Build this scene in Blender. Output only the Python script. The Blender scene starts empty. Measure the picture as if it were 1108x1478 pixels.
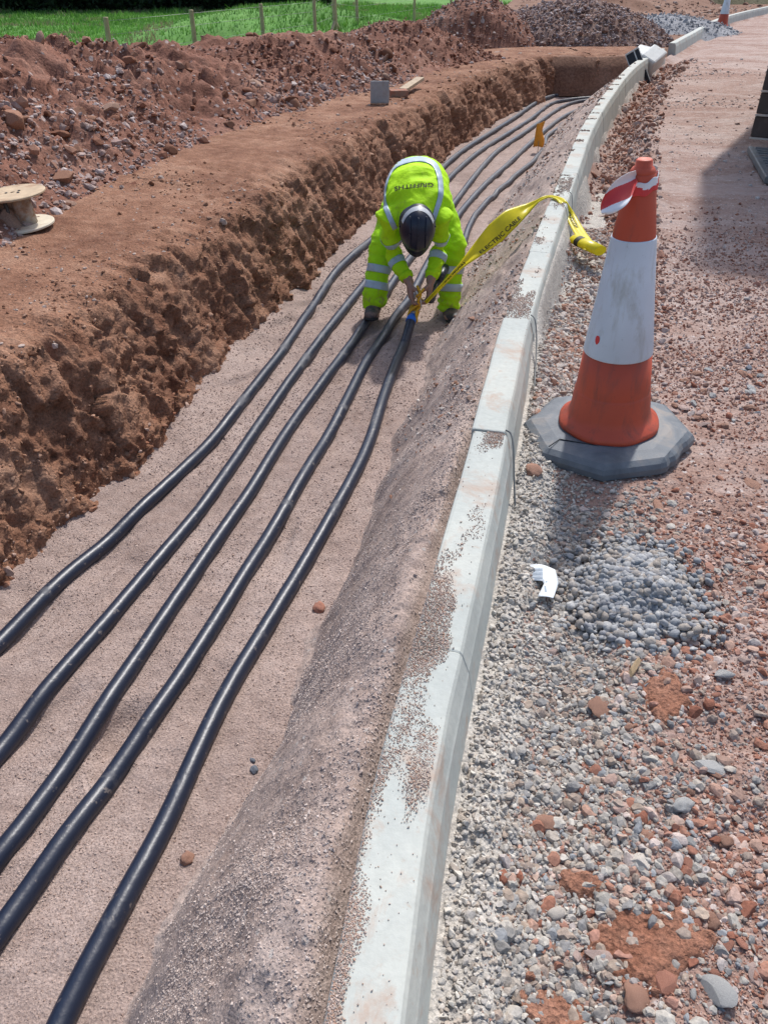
import bpy, math, random
import numpy as np
from mathutils import Vector, Matrix
from mathutils.bvhtree import BVHTree
rng = np.random.default_rng(7); random.seed(7)
C = bpy.context.scene.collection
R = math.radians
CAMH = 1.31; PITCH = R(35.5); F = 1108.0

# ---------------------------------------------------------------- measuring (survey of the place from the photograph)
def at(px, py, z=None, Y=None):
    a = (px-554)/F; b = (739-py)/F
    d = (a, math.cos(PITCH)+b*math.sin(PITCH), -math.sin(PITCH)+b*math.cos(PITCH))
    t = (z-CAMH)/d[2] if Y is None else Y/d[1]
    return Vector((a*t, d[1]*t, CAMH+d[2]*t))

# ---------------------------------------------------------------- noise
def _h(ix, iy, iz, seed):
    n = (ix*374761393 + iy*668265263 + iz*2147483647 + seed*974634777) & 0xffffffff
    n = ((n ^ (n >> 13))*1274126177) & 0xffffffff
    n = ((n ^ (n >> 16))*2246822519) & 0xffffffff
    return ((n ^ (n >> 15)) & 0xffffff)/float(0xffffff)
def vn(x, y, z=0.0, seed=0):
    x, y, z = np.broadcast_arrays(np.asarray(x, float), np.asarray(y, float), np.asarray(z, float))
    ix = np.floor(x).astype(np.int64); iy = np.floor(y).astype(np.int64); iz = np.floor(z).astype(np.int64)
    fx = x-ix; fy = y-iy; fz = z-iz
    fx = fx*fx*(3-2*fx); fy = fy*fy*(3-2*fy); fz = fz*fz*(3-2*fz)
    r = 0
    for a in (0, 1):
        for b in (0, 1):
            for c in (0, 1):
                w = (fx if a else 1-fx)*(fy if b else 1-fy)*(fz if c else 1-fz)
                r = r + w*_h(ix+a, iy+b, iz+c, seed)
    return r*2-1
def fbm(x, y, z=0.0, octv=4, seed=0, gain=.5):
    r = 0; a = 1.0; s = 0
    x = np.asarray(x, float); y = np.asarray(y, float); z = np.asarray(z, float)
    for o in range(octv):
        r = r + a*vn(x, y, z, seed+o*17); s += a; a *= gain
        x = x*2.03+5.1; y = y*2.03+3.7; z = z*2.03+1.3
    return r/s
def ridged(x, y, z=0.0, octv=4, seed=0):
    r = 0; a = 1.0; s = 0
    for o in range(octv):
        r = r + a*(1-np.abs(vn(x, y, z, seed+o*13))*2); s += a; a *= .5
        x = np.asarray(x)*2.1+3; y = np.asarray(y)*2.1+7; z = np.asarray(z)*2.1
    return r/s
def chunks(x, y, seed=0, tilt=.9):
    """broken facets: each irregular cell has its own height and slope"""
    x, y = np.broadcast_arrays(np.asarray(x, float), np.asarray(y, float)); ix = np.floor(x).astype(np.int64); iy = np.floor(y).astype(np.int64)
    best = np.full(x.shape, 9.0); out = np.zeros(x.shape)
    for a in (-1, 0, 1):
        for b in (-1, 0, 1):
            cx, cy = ix+a, iy+b; px = cx+_h(cx, cy, 1, seed); py = cy+_h(cx, cy, 2, seed); dx, dy = x-px, y-py; d = dx*dx+dy*dy
            v = _h(cx, cy, 3, seed)*2-1+tilt*(dx*(_h(cx, cy, 4, seed)*2-1)+dy*(_h(cx, cy, 5, seed)*2-1)*1.5); k = d < best; out = np.where(k, v, out); best = np.where(k, d, best)
    return out
def sm(e0, e1, x):
    t = np.clip((np.asarray(x, float)-e0)/(e1-e0), 0, 1); return t*t*(3-2*t)

# ---------------------------------------------------------------- mesh helpers
def tag(o, label=None, cat=None, group=None, kind=None):
    if label: o['label'] = label
    if cat: o['category'] = cat
    if group: o['group'] = group
    if kind: o['kind'] = kind
    return o
def link(o, parent=None):
    C.objects.link(o)
    if parent is not None: o.parent = parent
    return o
def empty(name, loc=(0, 0, 0), rz=0.0):
    o = bpy.data.objects.new(name, None); o.location = loc; o.rotation_euler = (0, 0, rz); o.empty_display_size = .1
    C.objects.link(o); return o
def mesh_np(name, V, Fc, mat=None, smooth=True, cols=None, parent=None, k=None):
    V = np.asarray(V, np.float32); Fc = np.asarray(Fc, np.int32); k = Fc.shape[1]
    me = bpy.data.meshes.new(name); n = len(Fc)
    me.vertices.add(len(V)); me.vertices.foreach_set('co', V.ravel())
    me.loops.add(n*k); me.loops.foreach_set('vertex_index', Fc.ravel())
    me.polygons.add(n); me.polygons.foreach_set('loop_start', np.arange(0, n*k, k, dtype=np.int32))
    me.update(calc_edges=True)
    me.polygons.foreach_set('use_smooth', np.full(n, bool(smooth)))
    if cols is not None:
        a = me.color_attributes.new('col', 'FLOAT_COLOR', 'POINT')
        c4 = np.ones((len(V), 4), np.float32); c4[:, :3] = cols
        a.data.foreach_set('color', c4.ravel())
    if mat: me.materials.append(mat)
    return link(bpy.data.objects.new(name, me), parent)
def mesh_py(name, V, Fc, mat=None, smooth=False, parent=None, loc=None, bevel=0, seg=2):
    me = bpy.data.meshes.new(name); me.from_pydata([tuple(v) for v in V], [], Fc); me.update()
    for p in me.polygons: p.use_smooth = smooth
    if mat: me.materials.append(mat)
    o = link(bpy.data.objects.new(name, me), parent)
    if loc is not None: o.location = loc
    if bevel:
        m = o.modifiers.new('b', 'BEVEL'); m.width = bevel; m.segments = seg; m.limit_method = 'ANGLE'; m.angle_limit = R(35)
        bake(o)
    return o
def bake(o):
    dg = bpy.context.evaluated_depsgraph_get(); dg.update()
    me = bpy.data.meshes.new_from_object(o.evaluated_get(dg)); o.modifiers.clear()
    old = o.data; o.data = me; bpy.data.meshes.remove(old); me.name = o.name
def grid_faces(nr, nc, closed=False):
    i = np.arange(nr-1)[:, None]; j = np.arange(nc if closed else nc-1)[None, :]; j2 = (j+1) % nc
    return np.stack([i*nc+j, i*nc+j2, (i+1)*nc+j2, (i+1)*nc+j], -1).reshape(-1, 4)
def sheet(name, X, Y, Z, mat, **kw):
    nr, nc = X.shape
    return tag(mesh_np(name, np.stack([X, Y, Z], -1).reshape(-1, 3), grid_faces(nr, nc), mat, **kw), kind='structure')
def merge(parts):
    V = []; Fc = []; n = 0
    for v, f in parts:
        V.append(np.asarray(v, float)); Fc.append([[i+n for i in q] for q in f]); n += len(v)
    return np.concatenate(V), sum(Fc, [])
def box(cx, cy, cz, sx, sy, sz, M=None):
    v = np.array([[x, y, z] for z in (-.5, .5) for y in (-.5, .5) for x in (-.5, .5)])*[sx, sy, sz]
    if M is not None: v = v @ np.array(M.to_3x3()).T
    v = v+[cx, cy, cz]
    return v, [[0, 2, 3, 1], [4, 5, 7, 6], [0, 1, 5, 4], [2, 6, 7, 3], [0, 4, 6, 2], [1, 3, 7, 5]]
def lathe(prof, n=48, wob=0, seed=0):
    V = []
    for i, (r, z) in enumerate(prof):
        for k in range(n):
            a = 2*math.pi*k/n; V.append((r*math.cos(a), r*math.sin(a), z))
    Fc = grid_faces(len(prof), n, True).tolist()
    Fc.append(list(range(n))[::-1]); Fc.append([len(prof)*n-n+k for k in range(n)])
    return np.array(V), Fc
def cr(P, n):
    """Catmull-Rom through points"""
    P = np.asarray(P, float); Q = np.vstack([2*P[0]-P[1], P, 2*P[-1]-P[-2]]); out = []
    for i in range(1, len(Q)-2):
        t = np.linspace(0, 1, n, endpoint=False)[:, None]
        a, b, c, d = Q[i-1], Q[i], Q[i+1], Q[i+2]
        out.append(.5*((2*b)+(-a+c)*t+(2*a-5*b+4*c-d)*t*t+(-a+3*b-3*c+d)*t**3))
    out.append(P[-1][None]); return np.vstack(out)
def loft(P, rx, ry=None, ref=(0, 0, 1), n=20, cap=True, dome=True):
    """tube along P; rx across, ry along the ref-ish normal"""
    P = np.asarray(P, float); m = len(P)
    rx = np.broadcast_to(np.asarray(rx, float), (m,)) if np.ndim(rx) else np.full(m, rx)
    ry = rx if ry is None else (np.asarray(ry, float) if np.ndim(ry) else np.full(m, ry))
    T = np.gradient(P, axis=0); T /= np.linalg.norm(T, axis=1)[:, None]+1e-12
    if dome:
        P = np.vstack([P[0]-T[0]*rx[0]*.8, P[0]-T[0]*rx[0]*.5, P, P[-1]+T[-1]*rx[-1]*.5, P[-1]+T[-1]*rx[-1]*.8])
        rx = np.concatenate([[rx[0]*.3, rx[0]*.8], rx, [rx[-1]*.8, rx[-1]*.3]]); ry = np.concatenate([[ry[0]*.3, ry[0]*.8], ry, [ry[-1]*.8, ry[-1]*.3]])
        T = np.vstack([T[0], T[0], T, T[-1], T[-1]]); m += 4
    ref = np.asarray(ref, float)
    S = np.cross(T, ref); bad = np.linalg.norm(S, axis=1) < 1e-3; S[bad] = np.cross(T[bad], [0, 1, 0.01]); S /= np.linalg.norm(S, axis=1)[:, None]
    U = np.cross(S, T)
    a = np.linspace(0, 2*math.pi, n, endpoint=False)
    V = P[:, None]+S[:, None]*(np.cos(a)[None, :, None]*rx[:, None, None])+U[:, None]*(np.sin(a)[None, :, None]*ry[:, None, None])
    Fc = grid_faces(m, n, True).tolist()
    if cap: Fc.append(list(range(n))[::-1]); Fc.append([(m-1)*n+k for k in range(n)])
    return V.reshape(-1, 3), Fc

# ---------------------------------------------------------------- materials
def newmat(name):
    m = bpy.data.materials.new(name); m.use_nodes = True; nt = m.node_tree; return m, nt, nt.nodes['Principled BSDF']
def N(nt, t, **kw):
    n = nt.nodes.new(t)
    for k, v in kw.items():
        if k in n.inputs: n.inputs[k].default_value = v
        else: setattr(n, k, v)
    return n
def noise(nt, scale, detail=5, rough=.6, vec=None, dist=0):
    n = nt.nodes.new('ShaderNodeTexNoise'); n.inputs['Scale'].default_value = scale; n.inputs['Detail'].default_value = detail
    n.inputs['Roughness'].default_value = rough; n.inputs['Distortion'].default_value = dist
    if vec: nt.links.new(vec, n.inputs['Vector'])
    return n.outputs['Fac']
def ramp(nt, fac, stops, interp='LINEAR'):
    n = nt.nodes.new('ShaderNodeValToRGB'); e = n.color_ramp.elements; n.color_ramp.interpolation = interp
    while len(e) < len(stops): e.new(.5)
    for q, (p, c) in zip(e, stops):
        q.position = p; q.color = (c, c, c, 1) if not hasattr(c, '__len__') else (*c, 1)
    nt.links.new(fac, n.inputs['Fac']); return n.outputs['Color']
def mix(nt, fac, a, b, mode='MIX'):
    n = nt.nodes.new('ShaderNodeMix'); n.data_type = 'RGBA'; n.blend_type = mode
    for s, v in ((n.inputs['Factor'], fac), (n.inputs['A'], a), (n.inputs['B'], b)):
        if isinstance(v, bpy.types.NodeSocket): nt.links.new(v, s)
        elif hasattr(v, '__len__'): s.default_value = (*v, 1)
        else: s.default_value = v if s.name == 'Factor' else (v, v, v, 1)
    return n.outputs['Result']
def bump(nt, bs, layers):
    """layers: (height socket, strength, distance)"""
    prev = None
    for h, s, d in layers:
        b = nt.nodes.new('ShaderNodeBump'); b.inputs['Strength'].default_value = s; b.inputs['Distance'].default_value = d
        nt.links.new(h, b.inputs['Height'])
        if prev: nt.links.new(prev, b.inputs['Normal'])
        prev = b.outputs['Normal']
    nt.links.new(prev, bs.inputs['Normal'])
def coord(nt, scale=None):
    t = nt.nodes.new('ShaderNodeTexCoord').outputs['Object']
    if scale:
        mp = nt.nodes.new('ShaderNodeMapping'); mp.inputs['Scale'].default_value = scale; nt.links.new(t, mp.inputs['Vector']); return mp.outputs['Vector']
    return t
def ground_mat(name, a, b, c, fine=140, big=1.3, b1=.6, b2=.5, rough=.95, speck=None, stretch=None):
    """a darkest, b middle, c lightest earth tones"""
    m, nt, bs = newmat(name); v = coord(nt, stretch)
    n1 = noise(nt, big, 6, .62, v); n2 = noise(nt, fine*.12, 6, .65, v); n3 = noise(nt, fine, 4, .7, v)
    c1 = ramp(nt, n1, [(.35, a), (.5, b), (.65, c)])
    c2 = ramp(nt, n2, [(.3, a), (.5, b), (.72, c)])
    col = mix(nt, .5, c1, c2)
    sh = ramp(nt, n3, [(.3, .55), (.5, .95), (.7, 1.35)])
    col = mix(nt, 1.0, col, sh, 'MULTIPLY')
    vo = nt.nodes.new('ShaderNodeTexVoronoi'); vo.inputs['Scale'].default_value = fine*.8; nt.links.new(v, vo.inputs['Vector'])
    if speck:
        k = nt.nodes.new('ShaderNodeTexVoronoi'); k.inputs['Scale'].default_value = speck[0]; nt.links.new(v, k.inputs['Vector'])
        sx = nt.nodes.new('ShaderNodeSeparateColor'); nt.links.new(k.outputs['Color'], sx.inputs['Color'])
        ms = ramp(nt, sx.outputs[0], [(speck[1], 0.0), (speck[1]+.02, 1.0)])
        dd = ramp(nt, k.outputs['Distance'], [(.25, 1.0), (.4, 0.0)])
        mm = mix(nt, 1.0, ms, dd, 'MULTIPLY')
        col = mix(nt, mm, col, speck[2])
    nt.links.new(col, bs.inputs['Base Color']); bs.inputs['Roughness'].default_value = rough; bs.inputs['Specular IOR Level'].default_value = .25
    bump(nt, bs, [(n2, b1, .02), (n3, b2, .006), (vo.outputs['Distance'], b2*.7, .005)])
    return m
def plain(name, col, rough=.6, spec=.4, var=.15, scale=20, bmp=0, metal=0, dirt=None, dirt_amt=.5, dscale=6):
    m, nt, bs = newmat(name); v = coord(nt)
    n1 = noise(nt, scale, 5, .6, v)
    c = mix(nt, 1.0, col, ramp(nt, n1, [(.3, 1-var), (.7, 1+var)]), 'MULTIPLY')
    if dirt:
        n2 = noise(nt, dscale, 7, .7, v, .3)
        k = ramp(nt, n2, [(1-dirt_amt-.08, 0.0), (1-dirt_amt+.08, 1.0)]); c = mix(nt, k, c, dirt)
        rr = ramp(nt, k, [(0, rough), (1, .9)]); nt.links.new(rr, bs.inputs['Roughness'])
    else: bs.inputs['Roughness'].default_value = rough
    bs.inputs['Specular IOR Level'].default_value = spec; bs.inputs['Metallic'].default_value = metal
    nt.links.new(c, bs.inputs['Base Color'])
    if bmp: bump(nt, bs, [(noise(nt, scale*4, 5, .6, v), bmp, .004)])
    return m
def attr_mat(name, rough=.9, fine=150, bmp=.4, objrand=False, tint=.25):
    m, nt, bs = newmat(name); v = coord(nt)
    a = nt.nodes.new('ShaderNodeAttribute'); a.attribute_name = 'col'
    n1 = noise(nt, fine, 4, .65, v)
    c = mix(nt, 1.0, a.outputs['Color'], ramp(nt, n1, [(.3, 1-tint), (.7, 1+tint)]), 'MULTIPLY')
    nt.links.new(c, bs.inputs['Base Color']); bs.inputs['Roughness'].default_value = rough; bs.inputs['Specular IOR Level'].default_value = .25
    bump(nt, bs, [(n1, bmp, .004)])
    return m

SAND = ((.235, .17, .145), (.345, .262, .228), (.445, .352, .312))
M_floor = ground_mat('bedding_sand', *SAND, fine=170, big=1.6, b1=.5, b2=.6)
M_slope = ground_mat('heaped_sand', (.29, .215, .18), (.385, .30, .26), (.48, .395, .35), fine=170, big=2.5, b1=.45, b2=.4, speck=(60, .93, (.42, .38, .35)))
M_bank = ground_mat('cut_earth', (.135, .056, .032), (.265, .132, .080), (.41, .245, .165), fine=90, big=2.2, b1=1.0, b2=1.0)
M_heap = ground_mat('spoil_soil', (.13, .055, .036), (.22, .10, .068), (.31, .175, .13), fine=60, big=1.1, b1=1.0, b2=.8, speck=(16, .9, (.36, .29, .27)))
M_road = ground_mat('haul_road', (.22, .12, .088), (.33, .22, .18), (.47, .385, .345), fine=110, big=.9, b1=.7, b2=.6, speck=(45, .9, (.5, .44, .41)))
def streaks(m, col, lo, hi):
    nt = m.node_tree; bs = nt.nodes['Principled BSDF']; old = bs.inputs['Base Color'].links[0].from_socket
    mp = nt.nodes.new('ShaderNodeMapping'); mp.inputs['Rotation'].default_value = (0, 0, R(-12)); mp.inputs['Scale'].default_value = (.55, 2.4, 1); nt.links.new(coord(nt), mp.inputs['Vector'])
    n1 = noise(nt, 1.1, 8, .68, mp.outputs['Vector'], .5); nt.links.new(mix(nt, ramp(nt, n1, [(lo, 0.0), (hi, .8)]), old, col), bs.inputs['Base Color'])
streaks(M_road, (.53, .465, .43), .50, .66); streaks(M_road, (.27, .14, .10), .54, .70)
M_haunch = ground_mat('rough_concrete', (.38, .35, .31), (.48, .45, .405), (.58, .55, .50), fine=120, big=5, b1=.7, b2=.7)
M_far = ground_mat('far_soil', (.14, .07, .045), (.22, .12, .08), (.30, .19, .14), fine=30, big=.5, b1=1, b2=.6)
M_field = ground_mat('field_grass', (.06, .15, .025), (.10, .25, .045), (.18, .34, .085), fine=25, big=.35, b1=1, b2=1)
M_base = ground_mat('subsoil', (.1, .06, .04), (.16, .1, .07), (.2, .14, .1), fine=30, big=1)
M_stone = attr_mat('stone')
M_grain = attr_mat('grit', bmp=.1, tint=.1)

# ---------------------------------------------------------------- kerb line in plan
KP = np.array([(-.16, -.4), (-.08, .44), (-.01, .85), (.07, 1.19), (.17, 1.61), (.335, 2.32), (.48, 2.94), (.79, 4.09), (1.14, 5.35), (1.75, 7.49), (2.5, 9.78), (3.52, 12.59), (4.6, 15.03), (6.3, 18.73), (8.95, 24.37), (13.2, 31.58), (26, 50), (48, 80)])
_kx, _ky = KP[:, 0], KP[:, 1]
_sl = np.gradient(_kx, _ky)
def K(y):
    y = np.asarray(y, float); i = np.clip(np.searchsorted(_ky, y)-1, 0, len(_ky)-2)
    h = _ky[i+1]-_ky[i]; t = (y-_ky[i])/h
    return ((2*t**3-3*t**2+1)*_kx[i]+(t**3-2*t**2+t)*h*_sl[i]+(-2*t**3+3*t**2)*_kx[i+1]+(t**3-t**2)*h*_sl[i+1])
def rows(y0, y1, k=.0045, m=.007):
    y = [y0]
    while y[-1] < y1: y.append(y[-1]+max(m, k*abs(y[-1])))
    return np.array(y)

# ---------------------------------------------------------------- height functions (t = distance right of the kerb's left edge)
_fp = [(random.uniform(-1.6, -.6), random.uniform(1, 9), random.uniform(-.5, .5)) for _ in range(46)]
def z_floor(t, y):
    f = 0
    for a, b, c in _fp:
        dt = (t-a)*math.cos(c)+(y-b)*math.sin(c); dy = -(t-a)*math.sin(c)+(y-b)*math.cos(c); f = f-.018*np.exp(-((dt/.05)**4+(dy/.13)**4))+.004*np.exp(-(((np.abs(dt)-.065)/.02)**2+(dy/.14)**4))
    return f+.006*ridged(t*9+.6*vn(y*.7, 0, 0, 13), y*.5, 0, 3, 14)-.57+.014*fbm(t*2.2, y*2.2, 0, 3, 11)+.008*fbm(t*11, y*11, 0, 3, 12)+.05*sm(-1.5, -1.75, t)
def toe(y): return np.interp(y, [0, .7, 1.6, 2.2, 3.2, 4.7, 6.9, 9.8, 15], [.52, .5, .44, .42, .47, .56, .64, .7, 1.0])
def z_slope(t, y):
    T = toe(y)+.07*fbm(y*2.1, 0, 0, 4, 5); u = np.clip(-t/T, -.1, 1.25)
    zt = np.interp(y, [0, .9, 1.2, 1.5, 1.8, 2.3, 3, 5, 9, 15], [.11, .12, .155, .15, .12, .06, .05, .04, .05, .06])
    z = zt+(-.57-zt)*(u**1.15*.9+.1*sm(0, 1, u))
    z = np.where(u > 1, -.57-(u-1)*.35, z)
    z = z+.10*np.sin(np.clip(u, 0, 1)*math.pi)**1*np.interp(y, [0, 2, 3.2, 4], [1.15, 1.0, .4, .1])
    z = z-.05*np.exp(-((t+.0)/.03)**2)
    return z+(.040*fbm(t*4, y*2.6, 0, 3, 21)+.020*fbm(t*14, y*11, 0, 3, 22)+.007*fbm(t*60, y*60, 0, 2, 23)+.022*sm(2.5, 5, y)*ridged(t*9, y*5, 0, 3, 24))*sm(0, .05, -t)
def z_road(t, y):
    near = 1-sm(2.9, 3.6, y); far = sm(2.9, 4.0, y)*(1-.6*sm(13, 17, y))
    dip = -.035*np.exp(-((t-.34)/.1)**2)*near - .17*np.exp(-((t-.30)/.17)**2)*far
    a = .5+.5*sm(.2, .8, t)
    z = dip+.012*fbm(t*1.3, y*1.3, 0, 3, 31)+a*.012*fbm(t*6, y*6, 0, 4, 32)+.004*fbm(t*40, y*40, 0, 2, 33)
    rough_far = sm(.16, .3, t)*(1-sm(.55, .8, t))*sm(3.2, 4.5, y)*(1-sm(14, 16, y))
    z = z+rough_far*.045*ridged(t*7, y*7, 0, 3, 34)
    wh = .03*np.sin((y-.35*t)*1.7+2*vn(y*.4, 0, 0, 3))*sm(1.2, 2.2, t)*sm(5, 8, y)
    rb = .035*sm(.35, .9, t)*(1-sm(1.4, 2.2, y))*(.5+fbm(t*4, y*4, 0, 3, 35))+.010*sm(.25, .4, t)*(1-sm(1.6, 2.4, y))*fbm(t*16, y*16, 0, 3, 36)
    cone = np.exp(-(((t-.42)**2+(y-2.27)**2)/.30**2)**3)
    return (z+wh+rb)*(1-cone)+cone*-.004
def z_top(y): return .085+.03*vn(y*.5, 3)
def foot(y): return np.interp(y, [0, 4, 5.6, 7.2, 8.7, 11.7, 13.7, 16], [2.6, 2.65, 2.9, 2.95, 2.85, 2.5, 2.45, 2.5])
RW = 1.9
_sk = [(-90, 40), (0, 44), (60, 47), (100, 60), (118, 70), (140, 63), (168, 50), (200, 54), (250, 66), (300, 60), (350, 48), (430, 33), (480, 42), (520, 44), (580, 28), (615, 38), (640, 55)]
_ay = []; _az = []
for px, py in _sk:
    best = None
    for Y in np.arange(3, 16, .02):
        P = at(px, py, Y=Y)
        e = abs(P.x-(float(K(Y))-float(foot(Y))-RW*(1-.45*float(sm(10, 14, Y)))))
        if best is None or e < best[0]: best = (e, Y, P.z)
    _ay.append(best[1]); _az.append(best[2])
_o = np.argsort(_ay); _ay = np.array(_ay)[_o]; _az = np.array(_az)[_o]
def z_heap(t, y):
    w = RW*(1-.45*sm(10, 14, y)); v = (-t-foot(y)-.12*fbm(y*1.5, t*1.5, 0, 3, 41))/w
    A = np.interp(y, _ay, _az)-.07
    rise = np.sin(np.clip(v, 0, 1)*math.pi/2)**1.15; fall = 1-sm(1.0, 2.3, v)
    z = .06+(A-.08)*np.where(v < 1, rise, fall)-.75*sm(1.2, 2.4, v)
    end = 1-sm(14.2, 15.6, y)
    z = .0+(z)*end
    k = sm(0, .35, v)*(1-.55*sm(.75, 1.0, v)*(1-sm(1.0, 1.4, v)))
    z = z+k*(.12*ridged(t*1.5, y*1.5, 0, 4, 42)-.035+.07*fbm(t*6, y*6, 0, 4, 43)+.02*ridged(t*13, y*13, 0, 3, 44)+.035*chunks(t*5.5+.5*fbm(t*4, y*4, 0, 2, 45), y*5.5, 6)+.018*chunks(t*13, y*13, 7))
    return np.where(v < -.05, z-.12*sm(-.05, -.3, v), z)

# ---------------------------------------------------------------- the setting
def tsheet(name, ts, ys, zf, mat):
    T, Y = np.meshgrid(ts, ys); return sheet(name, K(Y)+T, Y, zf(T, Y), mat)
tsheet('trench_floor', np.arange(-1.95, -.25, .009), rows(-.2, 15.4), z_floor, M_floor)
tsheet('sand_slope', np.arange(-1.05, .03, .007), rows(-.1, 15.6), lambda t, y: np.where(-t/toe(y) > 1.2, -.72, z_slope(t, y)), M_slope)
ts = np.concatenate([np.arange(.09, 1.7, .010), 1.7+np.cumsum(np.linspace(.012, .25, 90))])
tsheet('haul_road', ts, rows(-.1, 16, .005, .009), z_road, M_road)
ts = np.concatenate([np.arange(.09, 2.2, .06), np.arange(2.25, 22, .3)])
tsheet('haul_road_distance', ts, np.arange(15.9, 75, .12), lambda t, y: z_road(t, y)-.004, M_road)
tsheet('spoil_ground', np.arange(-8.2, -2.2, .022), rows(.9, 15.8, .004, .02), z_heap, M_heap)

# concrete haunch: a rough skirt along the right side of the kerb
def z_haunch(t, y):
    near = 1-sm(2.5, 3.3, y)
    ex = sm(.36+.06*vn(y*2.3, 1, 0, 77)-.15*(1-near), .12, t)
    return z_road(t, y)*0 + (-.05-.14*(1-near)*sm(3, 8, y)) + (.065+.12*(1-near))*ex + (.014*fbm(t*22, y*22, 0, 3, 51)+.005*ridged(t*45, y*45, 0, 2, 52))*sm(.13, .17, t) + near*(.02*np.exp(-((t-.22)/.05)**2))
tsheet('concrete_haunch', np.arange(.12, .46, .006), rows(.0, 15.2, .004, .006), z_haunch, M_haunch)

# left bank: trench wall and the bare strip of ground above it, swept round the trench end
ys = rows(.3, 14.45, .0038, .010)
W = [(float(K(y))-1.66+.05*float(fbm(y*.7, 3, 0, 3, 60))-.085*float(sm(5.2, 7, y))*(1-float(sm(13, 14.4, y)))+.05*float(fbm(y*1.3, 7, 0, 3, 61)), y) for y in ys]
W += [tuple(q) for q in cr([(W[-1][0], W[-1][1]), (2.74, 14.66), (2.90, 14.93), (3.22, 15.08), (3.6, 14.98), (4.1, 15.16), (4.75, 15.2)], 14)[1:]]
W = np.array(W); D = np.gradient(W, axis=0); D /= np.linalg.norm(D, axis=1)[:, None]
Dn = D.copy()
for _ in range(30): Dn[1:-1] = (Dn[:-2]+Dn[1:-1]*2+Dn[2:])/4
Dn /= np.linalg.norm(Dn, axis=1)[:, None]; NR = np.stack([-Dn[:, 1], Dn[:, 0]], 1)
prof = np.array([(-.18, -.66), (-.05, -.585), (.0, -.55), (.03, -.47), (.07, -.36), (.11, -.22), (.16, -.08), (.21, .01), (.28, .06), (.40, .085), (.8, .10), (1.3, .12), (2.1, .09)])
L = np.concatenate([[0], np.cumsum(np.linalg.norm(np.diff(prof, axis=0), axis=1))])
uu = np.concatenate([np.arange(0, 1.15, .011), np.arange(1.15, L[-1], .016)])
pd = np.interp(uu, L, prof[:, 0]); pz = np.interp(uu, L, prof[:, 1])
k = np.ones(7)/7; pdp = np.convolve(np.pad(pd, 3, 'edge'), k, 'valid'); pzp = np.convolve(np.pad(pz, 3, 'edge'), k, 'valid')
td = np.gradient(pdp); tz = np.gradient(pzp); ll = np.hypot(td, tz); nd = -tz/ll; nz = td/ll
sa = np.concatenate([[0], np.cumsum(np.linalg.norm(np.diff(W, axis=0), axis=1))])
S_, Q_ = np.meshgrid(sa, pdp, indexing='ij'); _, Z_ = np.meshgrid(sa, pzp, indexing='ij'); WW = sm(-.62, -.5, Z_)*(1-sm(.04, .09, Z_))
nearw = 1-sm(3.5, 6, S_)
disp = WW*(.05*fbm(S_*2.2, Z_*2.0, 0, 3, 62)+.012*ridged(S_*5.5+.8*Z_, Z_*3.4, 0, 4, 63)+.020*vn(S_*24+1.5*vn(S_*2, Z_*2, 0, 4), Z_*5.0+.5*S_, 0, 64)*(1-.7*nearw)*(1+vn(S_*1.3, 2, 0, 6))+.018*ridged(S_*13+2*vn(S_*3, Z_*3, 0, 8), Z_*5.0, 0, 3, 69)*(1-nearw)+.024*fbm(S_*30, Z_*26, 0, 3, 94)*(.4+.9*sm(-.3, .4, fbm(S_*2.5, Z_*3, 0, 2, 95)))+.016*fbm(S_*17, Z_*12, 0, 4, 65)*(.5+nearw)+.010*vn(S_*9, Z_*2.0, 0, 70)*nearw+.022*np.clip(fbm(S_*6, Z_*6, 0, 3, 71)-.05, 0, 1)*nearw)
wx = S_+.10*fbm(S_*5, Z_*5, 0, 3, 53); wz = Z_+.08*fbm(S_*5, Z_*5, 0, 3, 54)
disp = disp*.75+WW*(.024*chunks(wx*5.5, wz*4.5+wx*1.5, 1)+.013*chunks(wx*13, wz*11, 2)+.007*chunks(wx*30, wz*24, 3)*(.4+.6*nearw))
disp += (1-WW)*(.006*chunks(wx*9, Q_*9, 4)*sm(0, .3, fbm(S_*2, Q_*2, 0, 2, 55))+.012*fbm(S_*2, Q_*2, 0, 3, 66)+.010*fbm(S_*9, Q_*9, 0, 4, 67))*sm(-.6, 0, Z_)
disp += .03*sm(.01, .05, Z_)*(1-sm(.08, .1, Z_))*fbm(S_*9, Q_*9, 0, 3, 68)
dd = Q_+nd[None]*disp; zz = Z_+nz[None]*disp
zz -= .05*sm(13.4, 15.2, S_)[:, :]*sm(-.3, .0, Z_)
sheet('earth_bank', W[:, 0][:, None]+NR[:, 0][:, None]*dd, W[:, 1][:, None]+NR[:, 1][:, None]*dd, zz, M_bank)

# far ground, field, subsoil
def xy(name, xs, ys, zf, mat):
    X, Y = np.meshgrid(xs, ys); return sheet(name, X, Y, zf(X, Y), mat)
def z_far(x, y):
    e = x-(.6+.2*(y-15)); k2 = K(y)-x
    z = .02+.04*fbm(x*.8, y*.8, 0, 4, 71)+.9*sm(21, 34, y)*sm(1.5, 5, k2+0*x)*sm(1.0, 4.0, e)*(.2+ridged(x*.3, y*.22, 0, 4, 72))+.02*sm(18, 40, y)*(y-18)*.3
    z = z-.9*sm(.3, -1.2, e); z = np.where(k2 < .05, np.minimum(z, -.12), z)
    return z-.6*sm(15.2, 14.9, y+0*x)
xy('far_ground', np.arange(-1.5, 45, .12), np.arange(14.95, 72, .14), z_far, M_far)
def z_field(x, y):
    m1 = np.exp(-(((x+2.6)/4.2)**2+((y-24)/4.5)**2))
    return -.52+.9*m1+.09*fbm(x*.5, y*.5, 0, 4, 73)*(1+2*m1)+.045*fbm(x*2.2, y*2.2, 0, 3, 75)
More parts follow.
